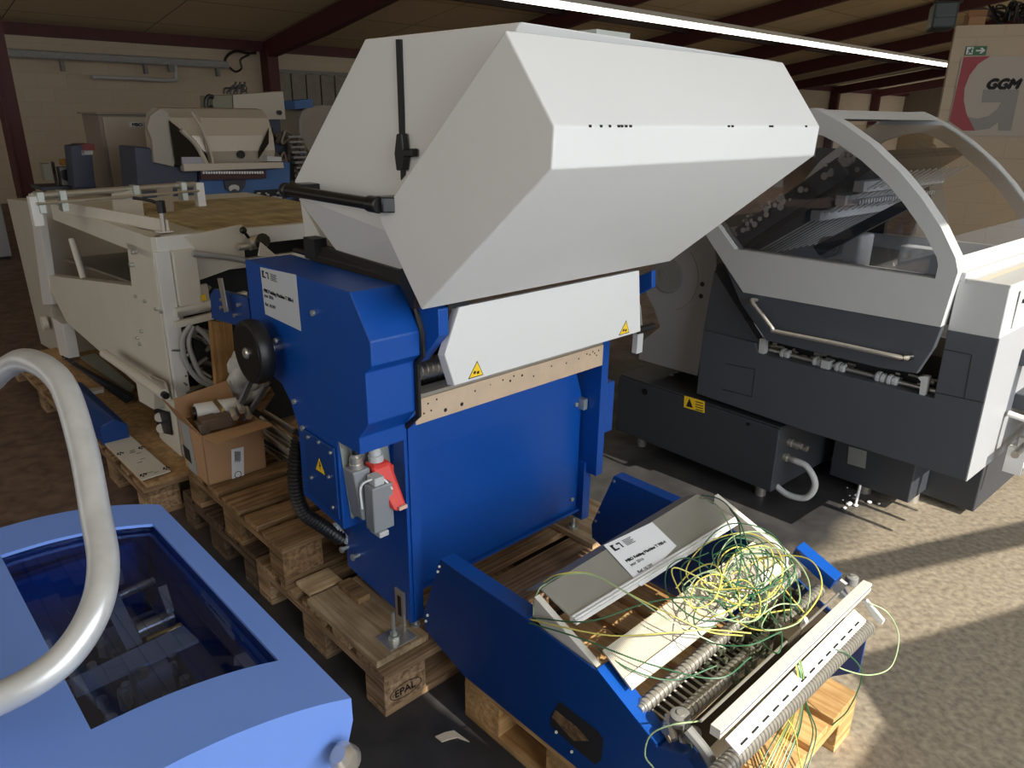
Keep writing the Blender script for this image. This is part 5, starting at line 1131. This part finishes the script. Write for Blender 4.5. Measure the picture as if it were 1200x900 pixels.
for k in range(5):
    an = math.radians(50+20*k); mb.ball(q+V3((.05*math.cos(an), 0, .05*math.sin(an))), .022, 8, 6, (.5+.3*abs(math.cos(an)), .2, 1))
A.part('leaf_mark', mb, plastl)
t5 = A.part('open_bay', MB().slab([U('b', 4.985, *p) for p in ((298, 223), (335, 221), (335, 243), (299, 245))], (0, -.01, 0)), dark)
mb = MB(); rr = random.Random(41)
for i in range(22): q = U('b', 4.97, rr.uniform(300, 333), rr.uniform(225, 242)); mb.box(q.x, q.x+rr.uniform(.01, .05), 4.95, 4.97, q.z, q.z+.012)
A.part('bay_parts', mb, plastl, t5)
A.part('white_blocks', MB().slab([U('b', 4.9, *p) for p in ((213, 184), (240, 184), (240, 193), (214, 194))], (0, .02, 0)), mat('pale_label', (150, 150, 160), .5))
A.part('side_ledge', MB().slab([U('b', 4.9, *p) for p in ((313, 183), (330, 184), (330, 189), (313, 189))], (0, .1, 0)), plastl)
# upper control box behind it
B5 = Thing('control_box_unit', 'cream control housing with black knob raised behind the rounded silver hood', 'control box', (2.35, 5.9, 0))
u6 = UBx(5.8)
B5.part('housing', MB().slab([u6(*p) for p in ((273, 111), (332, 107), (335, 140), (275, 141))], (0, .35, 0)), mat('cream_grey', (168, 162, 150), .5), bevel=.006)
B5.part('side_box', MB().slab([u6(*p) for p in ((249, 112), (272, 111), (273, 128), (250, 129))], (0, .3, 0)), mat('olive_grey', (120, 120, 104), .5), bevel=.006)
q = u6(326, 132); B5.part('knob', MB().cyl(q, q-V3((0, .04, 0)), .022, 14), blackp)
B5.part('hose', MB().tube([u6(249, 125), u6(243, 128), u6(241, 120), u6(244, 113), u6(250, 114)], .02, 8), black)
mb = MB()
for i in range(6): mb.tube([u6(262+i*4, 110), u6(263+i*4, 104+3*(i % 2)), u6(270+i*3, 103), u6(274+i*2.6, 100-4*(i % 2))], .009, 6)
mb.tube([u6(286, 109)+V3((.03*math.cos(k*.9), 0, .006*k+.02*math.sin(k*.9))) for k in range(12)], .006, 6, 3)
B5.part('coiled_cable', mb, black)
B5.part('stand', MB().box(u6(262, 130).x, u6(330, 130).x, 5.85, 6.1, 0, u6(300, 139).z), navy)
# cables / chains at right of hood machine
mb = MB(); rr = random.Random(51)
for i in range(34):
    x, y = rr.uniform(322, 358), rr.uniform(150, 225); mb.tube([U('b', 5.2, x, y), U('b', 5.2, x+rr.uniform(-8, 8), y+rr.uniform(-8, 16)), U('b', 5.2, x+rr.uniform(-6, 14), y+rr.uniform(6, 30))], rr.uniform(.006, .02), 6)
C5 = Thing('folding_plate_stack', 'tangle of steel folding plates and cables beside the rounded silver hood', 'machine part', (2.6, 5.3, 0))
C5.part('cables', mb, mat('dull_copper', (98, 86, 74), .5, .4)); C5.part('frame', MB().slab([U('b', 5.3, *p) for p in ((320, 150), (352, 165), (358, 262), (322, 262))], (0, .3, 0)), navy); 
mb = MB()
for i in range(8): p = U('b', 5.15, 342+i*1.5, 160+i*6); mb.box(p.x-.06, p.x+.08, 5.1, 5.15, p.z-.01, p.z+.008)
C5.part('plates', mb, mgrey); C5.part('base', MB().box(2.45, 2.75, 5.3, 5.6, 0, .8), navy)
# second rounded hood
D5 = Thing('second_hood_machine', 'grey rounded machine hood mostly hidden behind the white hood of the blue machine', 'machine', (3.6, 7, 0))
u7 = UBx(6.8)
D5.part('hood', MB().slab([u7(*p) for p in ((351, 140), (354, 130), (364, 124), (378, 123), (400, 124), (400, 200), (352, 175))], (0, .7, 0)), mat('warm_silver2', (140, 134, 122), .5, noise=.05), bevel=.02)
D5.part('body', MB().box(u7(352, 170).x, u7(352, 170).x+1.4, 6.85, 7.4, 0, u7(360, 176).z), midblue); D5.part('top_box', MB().slab([u7(*p) for p in ((345, 118), (366, 116), (367, 126), (346, 128))], (0, .3, 0)), midblue)
# tall MBO cabinet
u8 = UBx(6.4)
E5 = Thing('switch_cabinet', 'tall cream switch cabinet with small MBO label behind the cream feeder', 'cabinet', (1.6, 6.6, 0))
cp_ = [u8(*p) for p in ((119, 134), (173, 124), (196, 128), (203, 215), (131, 218))]
E5.part('door_front', MB().box(u8(121, 140).x, u8(192, 140).x, 6.4, 6.42, .1, u8(155, 137).z-.0), mat('cabinet_cream', (160, 150, 136), .5), bevel=.006)
E5.part('body', MB().box(u8(121, 140).x-.03, u8(192, 140).x, 6.42, 6.95, .1, u8(155, 137).z+.02), mat('cabinet_side', (128, 118, 106), .55), bevel=.008)
E5.part('roof', MB().box(u8(119, 140).x-.04, u8(194, 140).x, 6.38, 7.0, u8(155, 137).z+.02, u8(155, 137).z+.035), mat('cabinet_side', (128, 118, 106), .55))
E5.part('plinth', MB().box(u8(123, 140).x, u8(190, 140).x, 6.45, 6.9, 0, .1), anthd)
lq = u8(151, 143); lr = u8(167, 149)
pt = E5.part('name_label', MB().box(lq.x, lr.x, 6.394, 6.40, lr.z, lq.z), plastl)
E5.text('lettering', 'MBO', mat('navy_ink', (28, 40, 86), .5), (lq.x+.022, 6.392, lr.z+.008), (1, 0, 0), (0, 0, 1), (lq.z-lr.z)*.95, pt, bold=.002)
# dark desk like machine and small stuff at far left
H5 = Thing('small_stitcher', 'small dark blue machine with red top tray left of the tall cream cabinet', 'machine', (1.1, 6.3, 0))
u9 = UBx(6.1)
H5.part('body', MB().slab([u9(*p) for p in ((83, 171), (97, 169), (100, 180), (108, 182), (112, 219), (88, 220))], (0, .22, 0)), navy, bevel=.006)
H5.part('red_tray', MB().slab([u9(*p) for p in ((95, 169), (111, 169), (111, 176), (96, 178))], (0, .3, 0)), mat('dull_red', (120, 44, 38), .5)); H5.part('stand', MB().box(u9(88, 200).x, u9(110, 200).x, 6.12, 6.3, 0, u9(100, 215).z), navy)
H5.part('paper_tray', MB().slab([u9(*p) for p in ((95, 176), (109, 176), (109, 181), (96, 182))], (0, .3, 0)), plastl)
I5 = Thing('workbench', 'low bench of mixed grey and yellow tool parts beside the dark red post', 'bench', (.9, 6.6, 0))
ua = UBx(6.4)
I5.part('bench_top', MB().box(ua(48, 218).x, ua(86, 218).x, 6.4, 6.8, ua(60, 219).z-.03, ua(60, 219).z), anthd); I5.part('bench_leg', MB().box(ua(50, 218).x, ua(54, 218).x, 6.42, 6.46, 0, ua(60, 219).z-.03).box(ua(80, 218).x, ua(84, 218).x, 6.42, 6.46, 0, ua(60, 219).z-.03), anthd)
def bb(x0_, y0_, x1_, y1_, m, nm, th_=.12):
    I5.part(nm, MB().box(ua(x0_, y0_).x, ua(x1_, y1_).x, 6.42, 6.42+th_, ua(x1_, y1_).z, ua(x0_, y0_).z), m, None, .004)
bb(50, 192, 64, 212, mat('olive_grey', (120, 120, 104), .5), 'grey_tin'); bb(70, 196, 84, 217, mgrey, 'motor'); bb(73, 187, 84, 194, mat('ochre', (150, 110, 40), .6), 'yellow_sack'); bb(64, 190, 70, 219, anthd, 'vise')
q = ua(77, 205); I5.part('wheel', MB().cyl(q-V3((0, .02, 0)), q, .05, 16), blackp)
# ================================================================== FLOOR DEBRIS
t = single('paper_scrap', MB().slab([U('z', .001, *p) for p in ((510, 864), (522, 859), (532, 857), (550, 870), (536, 865), (527, 867), (518, 870))], (0, 0, .004)), mat('cream_scrap', (214, 202, 180), .8), 'torn cream paper scrap on the dark floor in front of the EPAL pallet', 'scrap', U('z', 0, 530, 864))
t = Thing('plastic_fragments', 'broken white plastic pieces on the floor in front of the grey folding machine', 'debris', U('z', 0, 995, 592))
for x, y, r_ in ((995, 590, .02), (1003, 592, .014), (990, 595, .012), (1019, 588, .016), (1030, 590, .01)):
    q = U('z', .006, x, y); t.part('fragment', MB().ball(q, r_, 7, 5, (1, .7, .35)), paper)
q = U('z', 0, 1003, 590); t.part('stick', MB().cyl(q, q+V3((.01, 0, .09)), .006, 8), paper)
rr = random.Random(88)
for i in range(5):
    q = U('z', .003, 985+rr.uniform(0, 20), 568+rr.uniform(0, 18)); t.part('crumb', MB().ball(q, .005, 6, 4, (1, 1, .5)), paper)
# ================================================================== LIGHT
sun = bpy.data.lights.new('sun', 'SUN'); sun.energy = 7.6; sun.angle = math.radians(.27); sun.color = (1, .93, .80)
so_ = bpy.data.objects.new('sun', sun); COL.objects.link(so_)
sd = V3((math.cos(AZ)*math.cos(EL), math.sin(AZ)*math.cos(EL), math.sin(EL))); so_.rotation_euler = sd.to_track_quat('Z', 'Y').to_euler()
so_['kind'] = 'structure'
def area(name, loc, target, sx, sy, e_, col):
    l = bpy.data.lights.new(name, 'AREA'); l.shape = 'RECTANGLE'; l.size = sx; l.size_y = sy; l.energy = e_; l.color = col
    o = bpy.data.objects.new(name, l); COL.objects.link(o); o.location = loc; o.rotation_euler = (V3(target)-V3(loc)).to_track_quat('-Z', 'Y').to_euler(); return o
area('door_daylight', (3.15, -1.25, 2.1), (0, 2.2, .8), 4.5, 2.6, 240, (.88, .94, 1.))
area('rear_fill', (-3.5, -3.2, 2.6), (-.3, 2.5, .9), 4, 2.2, 58, (1, .97, .91))  # added fill lamp behind the camera for faces turned to the left
w = bpy.data.worlds.new('sky'); S.world = w; w.use_nodes = True
w.node_tree.nodes['Background'].inputs[0].default_value = (1, .97, .92, 1); w.node_tree.nodes['Background'].inputs[1].default_value = .62
# ================================================================== CAMERA
cam = bpy.data.cameras.new('camera'); co = bpy.data.objects.new('camera', cam); COL.objects.link(co)
cam.sensor_fit = 'HORIZONTAL'; cam.sensor_width = 36; cam.lens = FPX/1200*36; cam.clip_start = .02; cam.clip_end = 200
Rm = Matrix((RX, -DN, -FW)).transposed().to_4x4(); Rm.translation = V3((0, 0, CH)); co.matrix_world = Rm
S.camera = co
S.view_settings.view_transform = 'Standard'; S.view_settings.look = 'None'; S.view_settings.gamma = 1; S.view_settings.exposure = 0
S.view_settings.use_curve_mapping = False
